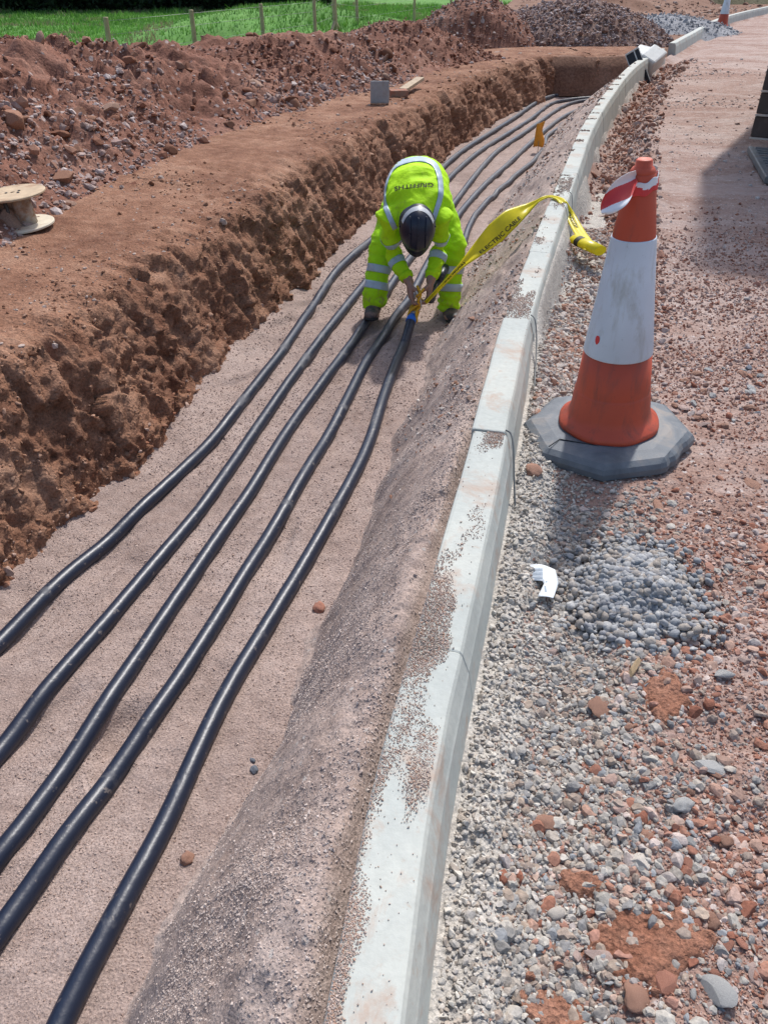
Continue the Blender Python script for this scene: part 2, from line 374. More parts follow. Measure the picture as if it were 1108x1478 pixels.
xy('field', np.concatenate([np.arange(-60, -14, .5), np.arange(-14, 14, .11)]), np.concatenate([np.arange(5, 34, .11), np.arange(34, 90, .4)]), lambda x, y: z_field(x, y)-.9*sm(-5.4, -4.6, x-K(np.minimum(y, 15.5)))*sm(17.5, 16.5, y)-1.1*sm(.2,1.2, x-(.6+.2*(y-15))), M_field)
sheet('ground', *np.meshgrid(np.linspace(-400, 400, 41), np.linspace(-200, 600, 41)), np.full((41, 41), -1.3), M_base)

# ---------------------------------------------------------------- stones
def ico(sub):
    import bmesh
    bm = bmesh.new(); bmesh.ops.create_icosphere(bm, subdivisions=sub, radius=1)
    V = np.array([v.co[:] for v in bm.verts]); Fc = np.array([[v.index for v in f.verts] for f in bm.faces]); bm.free(); return V, Fc
def stonelib(sub, nvar, kind, seed):
    r = np.random.default_rng(seed); V0, Fc = ico(sub); out = []
    for i in range(nvar):
        V = V0.copy()
        if kind == 'angular':
            for _ in range(9):
                n = r.normal(size=3); n /= np.linalg.norm(n); d = r.uniform(.45, .85)
                s = V@n; V = V-np.outer(np.clip(s-d, 0, None), n)
            V *= [1, r.uniform(.6, .95), r.uniform(.38, .7)]
        elif kind == 'round':
            V = V*(1+.16*fbm(V[:, 0]*1.6+i*9, V[:, 1]*1.6, V[:, 2]*1.6, 3, 5))[:, None]; V *= [1, r.uniform(.75, 1), r.uniform(.6, .9)]
        else:
            V = V*(1+.55*fbm(V[:, 0]*1.7+i*9, V[:, 1]*1.7, V[:, 2]*1.7, 4, 6))[:, None]; V *= [1, r.uniform(.7, 1), r.uniform(.5, .8)]
        out.append(V)
    return np.array(out), Fc
LIB = {'ang1': stonelib(1, 14, 'angular', 1), 'ang2': stonelib(2, 12, 'angular', 2), 'rnd2': stonelib(2, 10, 'round', 3), 'clod2': stonelib(2, 10, 'clod', 4), 'clod3': stonelib(3, 8, 'clod', 5), 'ang3': stonelib(3, 14, 'angular', 8), 'grain': stonelib(1, 6, 'clod', 6)}
_V0 = np.array([(1, 0, 0), (-1, 0, 0), (0, 1, 0), (0, -1, 0), (0, 0, 1), (0, 0, -1)], float); _F0 = np.array([(0, 2, 4), (2, 1, 4), (1, 3, 4), (3, 0, 4), (2, 0, 5), (1, 2, 5), (3, 1, 5), (0, 3, 5)])
LIB['octa'] = (np.array([_V0*rng.uniform(.6, 1.2, (6, 1)) for _ in range(8)]), _F0)
def rots(n, tilt=math.pi, r=rng):
    a = r.uniform(0, 2*math.pi, n); t = r.normal(0, tilt, n); b = r.uniform(0, 2*math.pi, n)
    ca, sa_ = np.cos(a), np.sin(a); Rz = np.zeros((n, 3, 3)); Rz[:, 0, 0] = ca; Rz[:, 0, 1] = -sa_; Rz[:, 1, 0] = sa_; Rz[:, 1, 1] = ca; Rz[:, 2, 2] = 1
    ct, st = np.cos(t), np.sin(t); Rx = np.zeros((n, 3, 3)); Rx[:, 0, 0] = 1; Rx[:, 1, 1] = ct; Rx[:, 1, 2] = -st; Rx[:, 2, 1] = st; Rx[:, 2, 2] = ct
    cb, sb = np.cos(b), np.sin(b); Rb = np.zeros((n, 3, 3)); Rb[:, 0, 0] = cb; Rb[:, 0, 1] = -sb; Rb[:, 1, 0] = sb; Rb[:, 1, 1] = cb; Rb[:, 2, 2] = 1
    return Rz@Rx@Rb
def scatter(name, P, size, cols, lib, label, cat, mat=None, tilt=.5, smooth=False):
    P = np.asarray(P); n = len(P); LV, LF = LIB[lib]; var = rng.integers(0, len(LV), n); m = LV.shape[1]
    V = np.einsum('nij,nkj->nki', rots(n, tilt), LV[var])*size[:, None, None]+P[:, None]
    Fc = (LF[None]+(np.arange(n)*m)[:, None, None]).reshape(-1, 3)
    cc = np.repeat(cols, m, axis=0)
    return tag(mesh_np(name, V.reshape(-1, 3), Fc, mat or M_stone, smooth, cc), label, cat, kind='stuff')
GREY = [(.42, .40, .36), (.34, .33, .31), (.5, .47, .42), (.30, .30, .31)]
BLUEG = [(.27, .28, .29), (.33, .335, .34), (.24, .245, .26), (.39, .39, .385), (.30, .28, .26), (.35, .31, .27)]
REDB = [(.30, .14, .095), (.37, .20, .15), (.24, .10, .065), (.42, .28, .22), (.33, .17, .12)]
PINK = [(.46, .35, .30), (.40, .28, .235), (.36, .32, .30), (.5, .42, .38), (.3, .2, .16)]
def pick(lists, n, jit=.12, w=None):
    a = np.array(lists); i = rng.choice(len(a), n, p=w); return np.clip(a[i]*rng.uniform(1-jit, 1+jit, (n, 1)), 0, .8)
def tpts(n, t0, t1, y0, y1, zf, dens=None, sink=.2, size=None, ypow=1.0):
    """random places on a sheet; denser near the camera in proportion to what is seen"""
    T = rng.uniform(t0, t1, n); Y = y0*(y1/y0)**rng.uniform(0, 1, n) if ypow == 'log' else rng.uniform(y0, y1, n)
    if dens is not None:
        keep = rng.uniform(0, 1, n) < dens(T, Y); T, Y = T[keep], Y[keep]
    return T, Y
def put(T, Y, zf, up=0.0): return np.stack([K(Y)+T, Y, zf(T, Y)+up], -1)
def logn(n, med, s, lo, hi): return np.clip(med*np.exp(rng.normal(0, s, n)), lo, hi)

exec_stones = True
# gravel right of the kerb (foreground)
def gz(t, y): return np.maximum(z_road(t, y), np.where((t < .44) & (y < 15), z_haunch(t, y), -9))
# coarse light gravel fallen over the haunch
T, Y = tpts(24000, .150, .50, .35, 3.6, gz, lambda t, y: np.clip(1.15-(t-.16)/.30+.3*vn(t*8, y*5, 0, 8), .1, 1)*(1-.6*sm(2.2, 3, y)))
s = logn(len(T), .0048, .42, .0022, .013); scatter('haunch_gravel', put(T, Y, gz, s*.3), s, pick([(.46, .43, .385), (.41, .38, .345), (.52, .49, .44), (.38, .33, .28)], len(T)), 'ang2', 'pale cement coated gravel spilled along the foot of the kerb', 'gravel', tilt=1, smooth=False)
# mixed stones in the foreground
def d1(t, y):
    red = sm(.45, .95, t+.12*vn(t*3, y*3, 0, 9)); return np.clip(.62+1.1*fbm(t*4, y*4, 0, 3, 10)+.45*sm(.62, .42, t), .10, 1)*(1-sm(1.5, 2.1, y))*(1-.2*red)
T, Y = tpts(62000, .24, 1.5, .35, 2.1, gz, d1); red = sm(.36, .80, T+.28*vn(T*4, Y*4, 0, 9)); isr = rng.uniform(0, 1, len(T)) < red
GC = [(.34, .32, .29), (.29, .275, .255), (.40, .375, .335), (.24, .235, .23), (.35, .28, .225), (.37, .33, .285), (.30, .24, .20)]
g_ = ~isr; h1 = g_ & (rng.uniform(0, 1, len(T)) < .3); h2 = g_ & ~h1
s = logn(int(h1.sum()), .0046, .5, .002, .015); scatter('gravel', put(T[h1], Y[h1], gz, s*.1), s, pick(GC, int(h1.sum())), 'clod2', 'grey cement coated gravel in the foreground right of the kerb', 'gravel', tilt=.8, smooth=False)
s = logn(int(h2.sum()), .0050, .55, .002, .018); scatter('crushed_stone', put(T[h2], Y[h2], gz, s*.1), s, pick(GC+BLUEG[:1], int(h2.sum())), 'ang2', 'sharp crushed grey stone mixed through the foreground gravel', 'gravel', tilt=.8, smooth=False)
Tg, Yg = T[isr], Y[isr]; s = logn(len(Tg), .0056, .6, .0024, .022)
scatter('red_gravel', put(Tg, Yg, gz, s*.05), s, pick(REDB+PINK+[(.45, .33, .27), (.40, .25, .19)], len(Tg)), 'ang2', 'reddish brown broken stone in the foreground near the right edge', 'gravel', tilt=.6, smooth=False)
# fine grit everywhere right
T, Y = tpts(110000, .2, 1.9, .4, 5.5, gz, lambda t, y: np.clip(.85+.5*vn(t*2.5, y*2.5, 0, 15), .15, 1)*(.12+.88*sm(.36, .6, t+.1*vn(t*5, y*5, 0, 14)))*(1-sm(3.2,5.5,y))*(1-.75*np.exp(-(((t-.42)**2+(y-2.27)**2)/.34**2)**3)), ypow='log')
s = logn(len(T), .0028, .4, .0013, .007)*(.7+.3*Y); c = pick(REDB+PINK[:2]+PINK[3:]+[(.34, .2, .15)], len(T)); scatter('road_grit', put(T, Y, gz, s*.2), s, c, 'octa', 'fine pinkish brown grit lying over the haul road surface', 'grit', M_grain, tilt=1)
# far road stones
T, Y = tpts(26000, .5, 7, 2.6, 15, z_road, lambda t, y: np.clip(.35+.8*vn(t*1.3, y*1.3, 0, 16), .06, 1), ypow='log')
s = logn(len(T), .006, .45, .003, .02)*(.6+.12*Y); scatter('road_stones', put(T, Y, z_road, s*.1), s, pick(PINK+[(.5, .45, .42)], len(T)), 'ang1', 'small pale stones pressed into the haul road', 'stones', tilt=.4)
# reddish stone patch beside and behind the cone
T, Y = tpts(9000, .5, 2.6, 2.2, 4.1, gz, lambda t, y: np.clip(.5+.9*vn(t*2.2, y*2.2, 0, 18), 0, 1)*(1-sm(2.9,4.1,y))*sm(2.2,2.4,y+.1*t)*(1-np.exp(-(((t-.42)**2+(y-2.27)**2)/.34**2)**3)))
s = logn(len(T), .008, .45, .004, .024); scatter('broken_stone', put(T, Y, gz, s*.25), s, pick(REDB+PINK, len(T)), 'ang2', 'broken red and pink stone scattered behind the nearest cone', 'stones', tilt=.6)
# gully clods
T, Y = tpts(9000, .17, .72, 3.0, 15, z_road, lambda t, y: np.clip(1.1-np.abs(t-.42)/.3, 0, 1), ypow='log')
s = logn(len(T), .010, .55, .004, .04)*(.6+.10*Y); scatter('gully_rubble', put(T, Y, z_road, s*.3), s, pick([(.34, .18, .13), (.40, .24, .18), (.29, .14, .095), (.38, .26, .21), (.44, .35, .31)], len(T)), 'ang2', 'red clods and stones filling the gully beside the kerb', 'rubble', tilt=1)
# grit on the slope and floor
T, Y = tpts(150000, -.62, -.005, .35, 4.5, z_slope, lambda t, y: (-t < toe(y)*1.05)*np.clip(.2+.5*vn(t*6, y*4, 0, 19), .04, 1)*(1-sm(2.6,4.5,y)), ypow='log')
s = logn(len(T), .0024, .3, .0014, .006)*(.8+.2*Y); scatter('slope_grit', put(T, Y, z_slope, s*.0), s, pick([(.46, .385, .345), (.40, .33, .295), (.54, .46, .415), (.35, .28, .25)], len(T)), 'octa', 'coarse pinkish sand grains lying on the slope left of the kerb', 'sand', M_grain, tilt=2)
T, Y = tpts(60000, -1.75, -.4, .6, 6.5, z_floor, lambda t, y: (-t > toe(y)*.95)*np.clip(.6+.6*vn(t*3, y*3, 0, 20), .1, 1), ypow='log')
s = logn(len(T), .0022, .3, .0012, .005)*(.7+.3*Y); scatter('floor_grit', put(T, Y, z_floor, s*.1), s, pick([(.40, .30, .255), (.33, .24, .20), (.47, .37, .32)], len(T)), 'octa', 'fine pinkish sand grains on the trench floor', 'sand', M_grain, tilt=2)
T, Y = tpts(16000, .165, .62, 2.3, 5.2, gz, lambda t, y: np.clip(.75+.7*vn(t*6, y*4, 0, 44), .15, 1))
s = logn(len(T), .0075, .5, .003, .026); scatter('kerb_side_stones', put(T, Y, gz, s*.1), s, pick([(.42, .38, .35), (.36, .26, .21), (.30, .17, .12), (.48, .43, .39), (.4, .3, .25)], len(T)), 'ang2', 'grey and brown stones beside the kerb behind the big cone', 'stones', tilt=.8)
# far slope stones
T, Y = tpts(16000, -.75, -.01, 1.9, 15, z_slope, lambda t, y: (-t < toe(y))*np.clip(.25+.9*vn(t*5, y*2.5, 0, 24), .03, 1)*sm(1.9, 3.6, y)*(.3+.7*sm(.6, .1, -t/toe(y))+.5*sm(3, 5, y)), ypow='log')
s = logn(len(T), .0075, .4, .004, .018)*(.7+.08*Y); scatter('slope_stones', put(T, Y, z_slope, s*.2), s, pick([(.42, .38, .35), (.34, .24, .19), (.28, .15, .10), (.5, .46, .42)], len(T)), 'ang2', 'grey and brown stones on the far part of the slope', 'stones', tilt=1)
# heap rubble
def hd(t, y): return np.clip(.30+1.7*fbm(t*1.1+y*.4, y*.9, 0, 3, 25)+.25*(1-sm(0, .9, (-t-foot(y))/RW)), .04, 1)*((-t-foot(y)) > -.12)
T, Y = tpts(56000, -5.2, -2.3, 3, 15, z_heap, hd)
s = logn(len(T), .011, .62, .004, .060); lt = rng.uniform(0, 1, len(T)) < np.clip(.45+1.2*vn(T*.8, Y*.8, 0, 26), .1, .8)
c = np.where(lt[:, None], pick([(.38, .29, .26), (.46, .39, .365), (.32, .22, .19), (.36, .26, .22)], len(T)), pick([(.24, .11, .07), (.30, .16, .11), (.19, .08, .05)], len(T)))
scatter('heap_rubble', put(T, Y, z_heap, s*.2), s, c, 'ang1', 'pale stones and red clods covering the long spoil heap', 'rubble', tilt=.7)
# big clods on the heap (lower part)
T, Y = tpts(1100, -4.8, -2.5, 3.2, 13, z_heap, lambda t, y: np.clip(.3+.8*vn(t, y, 0, 27), 0, 1)*((-t-foot(y)) > 0))
s = logn(len(T), .036, .5, .018, .10); scatter('heap_clods', put(T, Y, z_heap, s*.0), s, pick([(.22, .10, .062), (.27, .14, .09), (.18, .078, .045), (.3, .19, .14)], len(T)), 'ang3', 'big lumps of red earth set in the spoil heap', 'clods', tilt=.6, smooth=False)
# scatter on bank top and wall foot
co = np.empty(len(bpy.data.objects['earth_bank'].data.vertices)*3, np.float32); bpy.data.objects['earth_bank'].data.vertices.foreach_get('co', co); co = co.reshape(len(sa), len(uu), 3)
def bankpts(n, z0, z1, d0, d1, s0, s1, dens=None):
    i = np.searchsorted(sa, s0*(s1/s0)**rng.uniform(0, 1, n)); i = np.clip(i, 0, len(sa)-1); j = rng.integers(0, len(uu), n); P = co[i, j]
    k = (pzp[j] > z0) & (pzp[j] < z1) & (pdp[j] > d0) & (pdp[j] < d1)
    if dens is not None: k &= rng.uniform(0, 1, n) < dens(P)
    return P[k]
BC = [(.27, .14, .085), (.34, .2, .135), (.2, .095, .055), (.42, .33, .28)]
P = bankpts(26000, .03, .3, .2, 1.3, 1.2, 14, lambda P: np.clip(.4+1.1*vn(P[:, 0]*2, P[:, 1]*2, 0, 28), .04, 1)); s = logn(len(P), .006, .6, .0025, .035)*(.7+.06*P[:, 1])
scatter('bank_crumbs', P, s, pick(BC, len(P)), 'ang1', 'crumbs of earth and small stones on the bank top above the trench', 'crumbs', tilt=.8)
P = bankpts(14000, -.62, -.44, -.2, .1, .8, 14.5); s = logn(len(P), .009, .5, .003, .032)*(1-.5*sm(5, 7, P[:, 1])); scatter('wall_foot_crumbs', P+np.array([0, 0, -.005]), s, pick([(.25, .11, .065), (.30, .15, .095), (.36, .25, .2)], len(P)), 'ang2', 'crumbled red earth along the foot of the trench wall', 'crumbs', tilt=1, smooth=False)
P = bankpts(26000, -.55, .06, -.02, .3, .8, 14.5, lambda P: np.clip(.4+1.3*fbm(P[:, 0]*4, P[:, 1]*4, P[:, 2]*4, 2, 97), .03, 1)); s = logn(len(P), .0048, .65, .002, .03)*(.7+.08*P[:, 1]); scatter('wall_lumps', P, s, pick([(.24, .12, .07), (.30, .165, .105), (.35, .21, .145)], len(P)), 'ang2', 'lumps of brown earth standing out of the trench wall', 'clods', tilt=1, smooth=True)

# round concrete-coated gravel tipped in a small mound
def z_mound(x, y):
    t = x-K(y); dx = x-.645; dy = y-1.50
    return gz(t, y)+.045*np.exp(-((dx/.13)**2+(dy/.14)**2))+.018*np.exp(-((dx+.02)**2+(dy-.12)**2)/.002)
n = 9000; a = rng.uniform(0, 2*math.pi, n); rr = np.abs(rng.normal(0, .5, n)); rr = rr[rr < 1.35]; a = a[:len(rr)]; X = .635+.165*rr*np.cos(a); Yy = 1.47+.2*rr*np.sin(a)+.0; n = len(X)
s = logn(n, .0072, .32, .004, .014); P = np.stack([X, Yy, z_mound(X, Yy)+.022*np.clip(fbm(X*16, Yy*16, 0, 2, 93), -.2, 1)+rng.uniform(-.2, 1.0, n)*s], -1)
scatter('gravel_mound', P, s, pick(BLUEG, n), 'clod2', 'small mound of round blue grey coated gravel beside the white paper label', 'gravel', tilt=1, smooth=True)
# soil on the kerb top
def kt(y): return (.16+.35*vn(y*1.2, 0, 0, 90))
n = 75000; Y = .35*(5.5/.35)**rng.uniform(0, 1, n); U = rng.uniform(.002, .098, n)
m = fbm(U*12, Y*4.5, 0, 4, 91)+1.4*np.exp(-((Y-1.28)/.14)**2)*sm(.09, .03, U)+.8*np.exp(-((Y-1.13)/.06)**2)*sm(.1, .05, U)+.7*np.exp(-((Y-2.0)/.09)**2)*np.exp(-((U-.07)/.03)**2)+.5*np.exp(-((Y-.5)/.3)**2)*sm(.05, .0, U)
kp = (rng.uniform(0, 1, n) < np.clip((m-.12)*2.2, 0.004, 1)); U, Y, m = U[kp], Y[kp], m[kp]
s = logn(len(U), .0012, .35, .0007, .003)*(.8+.3*Y); P = np.stack([K(Y)+U, Y, .1605+s*.3+.012*np.clip(m-.8, 0, 1)*rng.uniform(0, 1, len(U))], -1)
scatter('kerb_top_soil', P, s, pick([(.46, .37, .32), (.40, .31, .26), (.52, .43, .375), (.46, .30, .22)], len(U)), 'octa', 'sand and reddish soil sprinkled on top of the kerb', 'soil', M_grain, tilt=2)
n = 9000; Y = 4.2*(14.3/4.2)**rng.uniform(0, 1, n); ph = (Y/.44+.35*vn(Y*3, 0, 0, 95)) % 1; U = rng.uniform(.0, .095, n)
kp_ = (np.abs(ph-.5) < .05+.08*_h(np.floor(Y/.44).astype(np.int64), 3, 1, 9)) & (_h(np.floor(Y/.44).astype(np.int64), 1, 2, 5) > .35) & (U < .03+.07*(vn(np.floor(Y/.44)*3.7, 0, 0, 96)*.5+.5)); U, Y = U[kp_], Y[kp_]; s = logn(len(U), .0045, .4, .002, .011)*(.6+.07*Y)
scatter('kerb_joint_soil', np.stack([K(Y)+U, Y, .160+s*.1], -1), s*np.array(1.0), pick([(.34, .25, .20), (.28, .19, .15)], len(U)), 'octa', 'crumbs of brown soil in small heaps along the top of the far kerb', 'soil', M_grain, tilt=.3)
# rubble on the far heaps is added with them below
n = 9000; X = rng.uniform(1.5, 16, n); Y = rng.uniform(15.5, 38, n); kp_ = (X < K(Y)-.2) & (X > 1.1+.2*(Y-15)) & (rng.uniform(0, 1, n) < np.clip(.4+1.2*fbm(X*.4, Y*.4, 0, 3, 98), .05, 1)); X, Y = X[kp_], Y[kp_]; s = logn(len(X), .035, .6, .015, .16)
scatter('far_rubble', np.stack([X, Y, z_far(X, Y)], -1), s, pick([(.24, .13, .09), (.30, .2, .15), (.36, .28, .24), (.18, .10, .07)], len(X)), 'ang1', 'clods and stones strewn over the brown ground in the background', 'rubble', tilt=.6)
# ---------------------------------------------------------------- far heaps
def heap(name, cx, cy, rx, ry, h, rot, mat, label, rubble, seed, zb=.0):
    g = np.linspace(-1.25, 1.25, 90); A, B = np.meshgrid(g, g); r = np.hypot(A, B)
    z = h*np.clip(1-r*r*(.75+.25*r), -.3, 1)*(1+.0*r)+np.clip(1-r, 0, 1)*.0
    X = cx+A*rx*math.cos(rot)-B*ry*math.sin(rot); Y = cy+A*rx*math.sin(rot)+B*ry*math.cos(rot)
    amp = sm(1.2, .6, r)
    Z = zb+z+amp*(.16*h*ridged(X*1.1, Y*1.1, 0, 3, seed)+.05*fbm(X*6, Y*6, 0, 4, seed+3))
    o = mesh_np(name, np.stack([X, Y, Z], -1).reshape(-1, 3), grid_faces(90, 90), mat); tag(o, label, 'heap', kind='structure' if False else None)
    n, med, cols, lb = rubble
    i = rng.integers(5, 85, (n, 2)); P = np.stack([X[i[:, 0], i[:, 1]], Y[i[:, 0], i[:, 1]], Z[i[:, 0], i[:, 1]]], -1)
    P = P+rng.normal(0, .02, (n, 3)); P = P[P[:, 2] > zb-.03]; s = logn(len(P), med, .45, .008, .12)
    scatter(name+'_rubble', P, s, pick(cols, len(P)), 'ang1', lb, 'rubble', tilt=.8)
M_heap2 = ground_mat('stony_soil', (.13, .075, .055), (.20, .125, .10), (.30, .21, .18), fine=50, big=1.3, b1=1, b2=.8, speck=(20, .85, (.36, .3, .28)))
heap('soil_heap', 1.75, 17.6, 1.5, 1.3, .72, .3, M_heap, 'brown soil heap behind the right end of the long spoil heap', (5000, .02, [(.24, .12, .085), (.3, .18, .14), (.4, .33, .3)], 'lumps on the brown soil heap'), 101)
heap('stone_heap', 3.75, 18.3, 2.1, 1.7, .66, -.2, M_heap2, 'wide grey brown heap of broken stone beyond the end of the trench', (16000, .024, [(.34, .27, .25), (.42, .36, .35), (.24, .15, .12), (.3, .2, .17)], 'broken grey brown stone covering the heap beyond the trench'), 102)
heap('spoil_mound', .5, 19.6, 1.7, 1.2, .38, .2, M_heap, 'low reddish mound between the fence and the brown soil heap', (4000, .02, [(.24, .12, .085), (.3, .18, .14)], 'lumps on the low reddish mound'), 103, -.1)
M_gg = ground_mat('grey_gravel', (.17, .175, .19), (.25, .255, .27), (.35, .35, .36), fine=40, big=2, b1=1, b2=1)
heap('gravel_heap', 6.7, 22.0, 1.7, 1.9, .28, .4, M_gg, 'low blue grey gravel heap beside the far kerb', (5000, .02, [(.25, .255, .27), (.35, .35, .36)], 'grey gravel pieces on the low heap'), 104)
M_bankg = ground_mat('grassy_bank', (.08, .075, .035), (.15, .13, .075), (.21, .19, .12), fine=20, big=.8, b1=1, b2=1)
heap('grassy_mound', 13.0, 37, 4.5, 3.0, 1.0, .2, M_bankg, 'thinly grassed earth mound in the far background', (1500, .04, [(.2, .13, .09), (.1, .12, .05)], 'clumps on the far earth mound'), 105, .1)

# ---------------------------------------------------------------- kerb units
def kerb_mat():
    m, nt, bs = newmat('kerb_concrete'); v = coord(nt)
    n1 = noise(nt, 3, 6, .6, v); n2 = noise(nt, 60, 4, .6, v); n3 = noise(nt, 7, 8, .72, v, .4)
    c = ramp(nt, n1, [(.3, (.37, .395, .37)), (.5, (.43, .455, .425)), (.7, (.49, .505, .46))])
    c = mix(nt, 1.0, c, ramp(nt, n2, [(.3, .93), (.7, 1.05)]), 'MULTIPLY')
    k = ramp(nt, n3, [(.53, 0.0), (.66, .75)]); c = mix(nt, k, c, (.42, .31, .24))
    k2 = ramp(nt, noise(nt, 22, 8, .75, v), [(.60, 0.0), (.66, .6)]); c = mix(nt, k2, c, (.42, .34, .27))
    nt.links.new(c, bs.inputs['Base Color']); bs.inputs['Roughness'].default_value = .8; bs.inputs['Specular IOR Level'].default_value = .3
    bump(nt, bs, [(n2, .25, .003), (noise(nt, 14, 6, .6, v), .25, .008)]); return m
M_kerb = kerb_mat()
KPROF = [(0, -.12), (0, .152), (.003, .158), (.010, .160), (.094, .160), (.101, .158), (.107, .150), (.120, .112), (.123, .105), (.158, -.12)]
def kerb_unit(y0, y1, label, group=None, dx=0, dz=0, name='kerb_stone', roll=0):
    g = .001; a = Vector((float(K(y0)), y0)); b = Vector((float(K(y1)), y1)); d = (b-a); Ln = d.length; d /= Ln; n = Vector((d.y, -d.x))
    ns = max(2, int(Ln/.03)); V = []; Fc = []
    fr = [0, .004/Ln]+list(np.linspace(.02, Ln-.02, ns)/Ln)+[1-.004/Ln, 1]
    for i, f in enumerate(fr):
        s = g+f*(Ln-2*g); sh = .0015 if i in (0, len(fr)-1) else 0
        for (u, z) in KPROF:
            uu_ = u+(sh if u < .05 else -sh); zz_ = z-(sh if z > 0 else 0)
            w = .0012*float(vn(s*9, u*30, z*20, 7+int(y0*10)))
            yy_ = y0+(y1-y0)*s/Ln; sl_ = float(K(yy_+.05)-K(yy_-.05))/.1; h_ = math.hypot(1, sl_); nx, ny = 1/h_, -sl_/h_
            V.append((float(K(yy_))-a.x+nx*(uu_+dx+w), yy_-a.y+ny*(uu_+dx+w), zz_+dz+w))
    m = len(KPROF); Fc = grid_faces(len(fr), m, True).tolist(); Fc.append(list(range(m))[::-1]); Fc.append([(len(fr)-1)*m+k for k in range(m)])
    o = mesh_py(name, V, Fc, M_kerb, False, loc=(a.x, a.y, 0)); tag(o, label, 'kerb', group)
    return o
def arcstep(y, L=.915):
    y2 = y
    while math.hypot(float(K(y2))-float(K(y)), y2-y) < L: y2 += .004
    return y2
spec = [( -.70, 'pale kerb unit nearest the viewer, cut by the bottom edge of the photo'), ]
y = 2.94; js = [y]
for _ in range(4): js.insert(0, js[0]-.90)
kerb_unit(js[1], js[2], 'long pale green kerb unit in the near foreground with sand piled over its left edge', dx=0)
kerb_unit(js[0], js[1], 'pale kerb unit nearest the viewer, cut off by the bottom edge of the picture')
kerb_unit(js[2], js[3], 'pale kerb unit directly left of the big cone with reddish soil stains on top', dx=.0)
kerb_unit(js[3], js[4], 'pale kerb unit ending at the offset joint just beyond the big cone', dx=-.006, dz=.006)
y = js[4]; i = 0
while y < 14.6:
    y2 = arcstep(y)
    lb = 'pale kerb unit laid in the curved run beside the trench'
    if i == 2: kerb_unit(y, y2, 'pale kerb unit with the yellow tape lying across its top')
    else: kerb_unit(y, y2, lb, 'kerb units of the curved run', dx=rng.normal(0, .002))
    y = y2; i += 1
y_end = y
y = 16.3
kerb_far0 = y
while y < 48:
    y2 = arcstep(y); kerb_unit(y, y2, 'far kerb unit in the run beyond the gap', 'kerb units beyond the gap', dz=-.01); y = y2

# wires on the kerb face
M_wire = plain('grey_strap', (.12, .13, .13), .5)
def tube(name, P, r, mat, n=10, parent=None, smooth=True, **kw):
    V, Fc = loft(P, r, n=n, dome=False, **kw); return mesh_py(name, V, Fc, mat, smooth, parent)
def kp(y, u, z): # point on the kerb profile
    return (float(K(y))+u*1.03, y-u*.22, z)
tag(tube('strap', cr([kp(2.05, .092, .166), kp(2.04, .108, .160), kp(2.0, .121, .135), kp(1.93, .134, .08), kp(1.86, .150, .01), kp(1.85, .158, -.03)], 8), .0028, M_wire), 'thin grey banding strap hanging over the kerb beside the big cone', 'strap')
tag(tube('strap', cr([kp(2.98, .095, .168), kp(2.95, .112, .163), kp(2.90, .127, .12), kp(2.78, .140, .06), kp(2.6, .150, .02), kp(2.5, .157, -.02)], 8), .0028, M_wire), 'thin grey strap curling over the kerb at the offset joint', 'strap')
tag(tube('strap', cr([kp(5.0, .096, .170), kp(4.97, .11, .162), kp(4.9, .124, .11), kp(4.75, .140, .03), kp(4.6, .15, -.02)], 8), .003, M_wire), 'thin dark strap on the kerb face just below the yellow tape', 'strap')

# ---------------------------------------------------------------- cables
def cable_mat():
    m, nt, bs = newmat('black_cable'); v = coord(nt); 
    n1 = noise(nt, 4, 8, .7, v, .5); n2 = noise(nt, 28, 6, .7, v)
    t = nt.nodes.new('ShaderNodeSeparateXYZ'); nt.links.new(v, t.inputs[0])
    far = nt.nodes.new('ShaderNodeMapRange'); far.inputs['From Min'].default_value = 2; far.inputs['From Max'].default_value = 9; far.inputs['To Max'].default_value = .14; nt.links.new(t.outputs['Y'], far.inputs['Value'])
    ad = nt.nodes.new('ShaderNodeMath'); ad.operation = 'ADD'; nt.links.new(n1, ad.inputs[0]); nt.links.new(far.outputs[0], ad.inputs[1])
    k = ramp(nt, ad.outputs[0], [(.60, 0.0), (.68, .45)]); k2 = ramp(nt, n2, [(.63, 0.0), (.67, .45)])
    c = mix(nt, k, (.009, .016, .036), (.16, .16, .17)); c = mix(nt, k2, c, (.30, .26, .23))
    nt.links.new(c, bs.inputs['Base Color']); nt.links.new(ramp(nt, k, [(0, .40), (.5, .75)]), bs.inputs['Roughness'])
    bs.inputs['Specular IOR Level'].default_value = .55; bump(nt, bs, [(noise(nt, 9, 5, .6, v), .2, .02), (n2, .15, .003)]); return m
M_cable = cable_mat()
CR = .0285
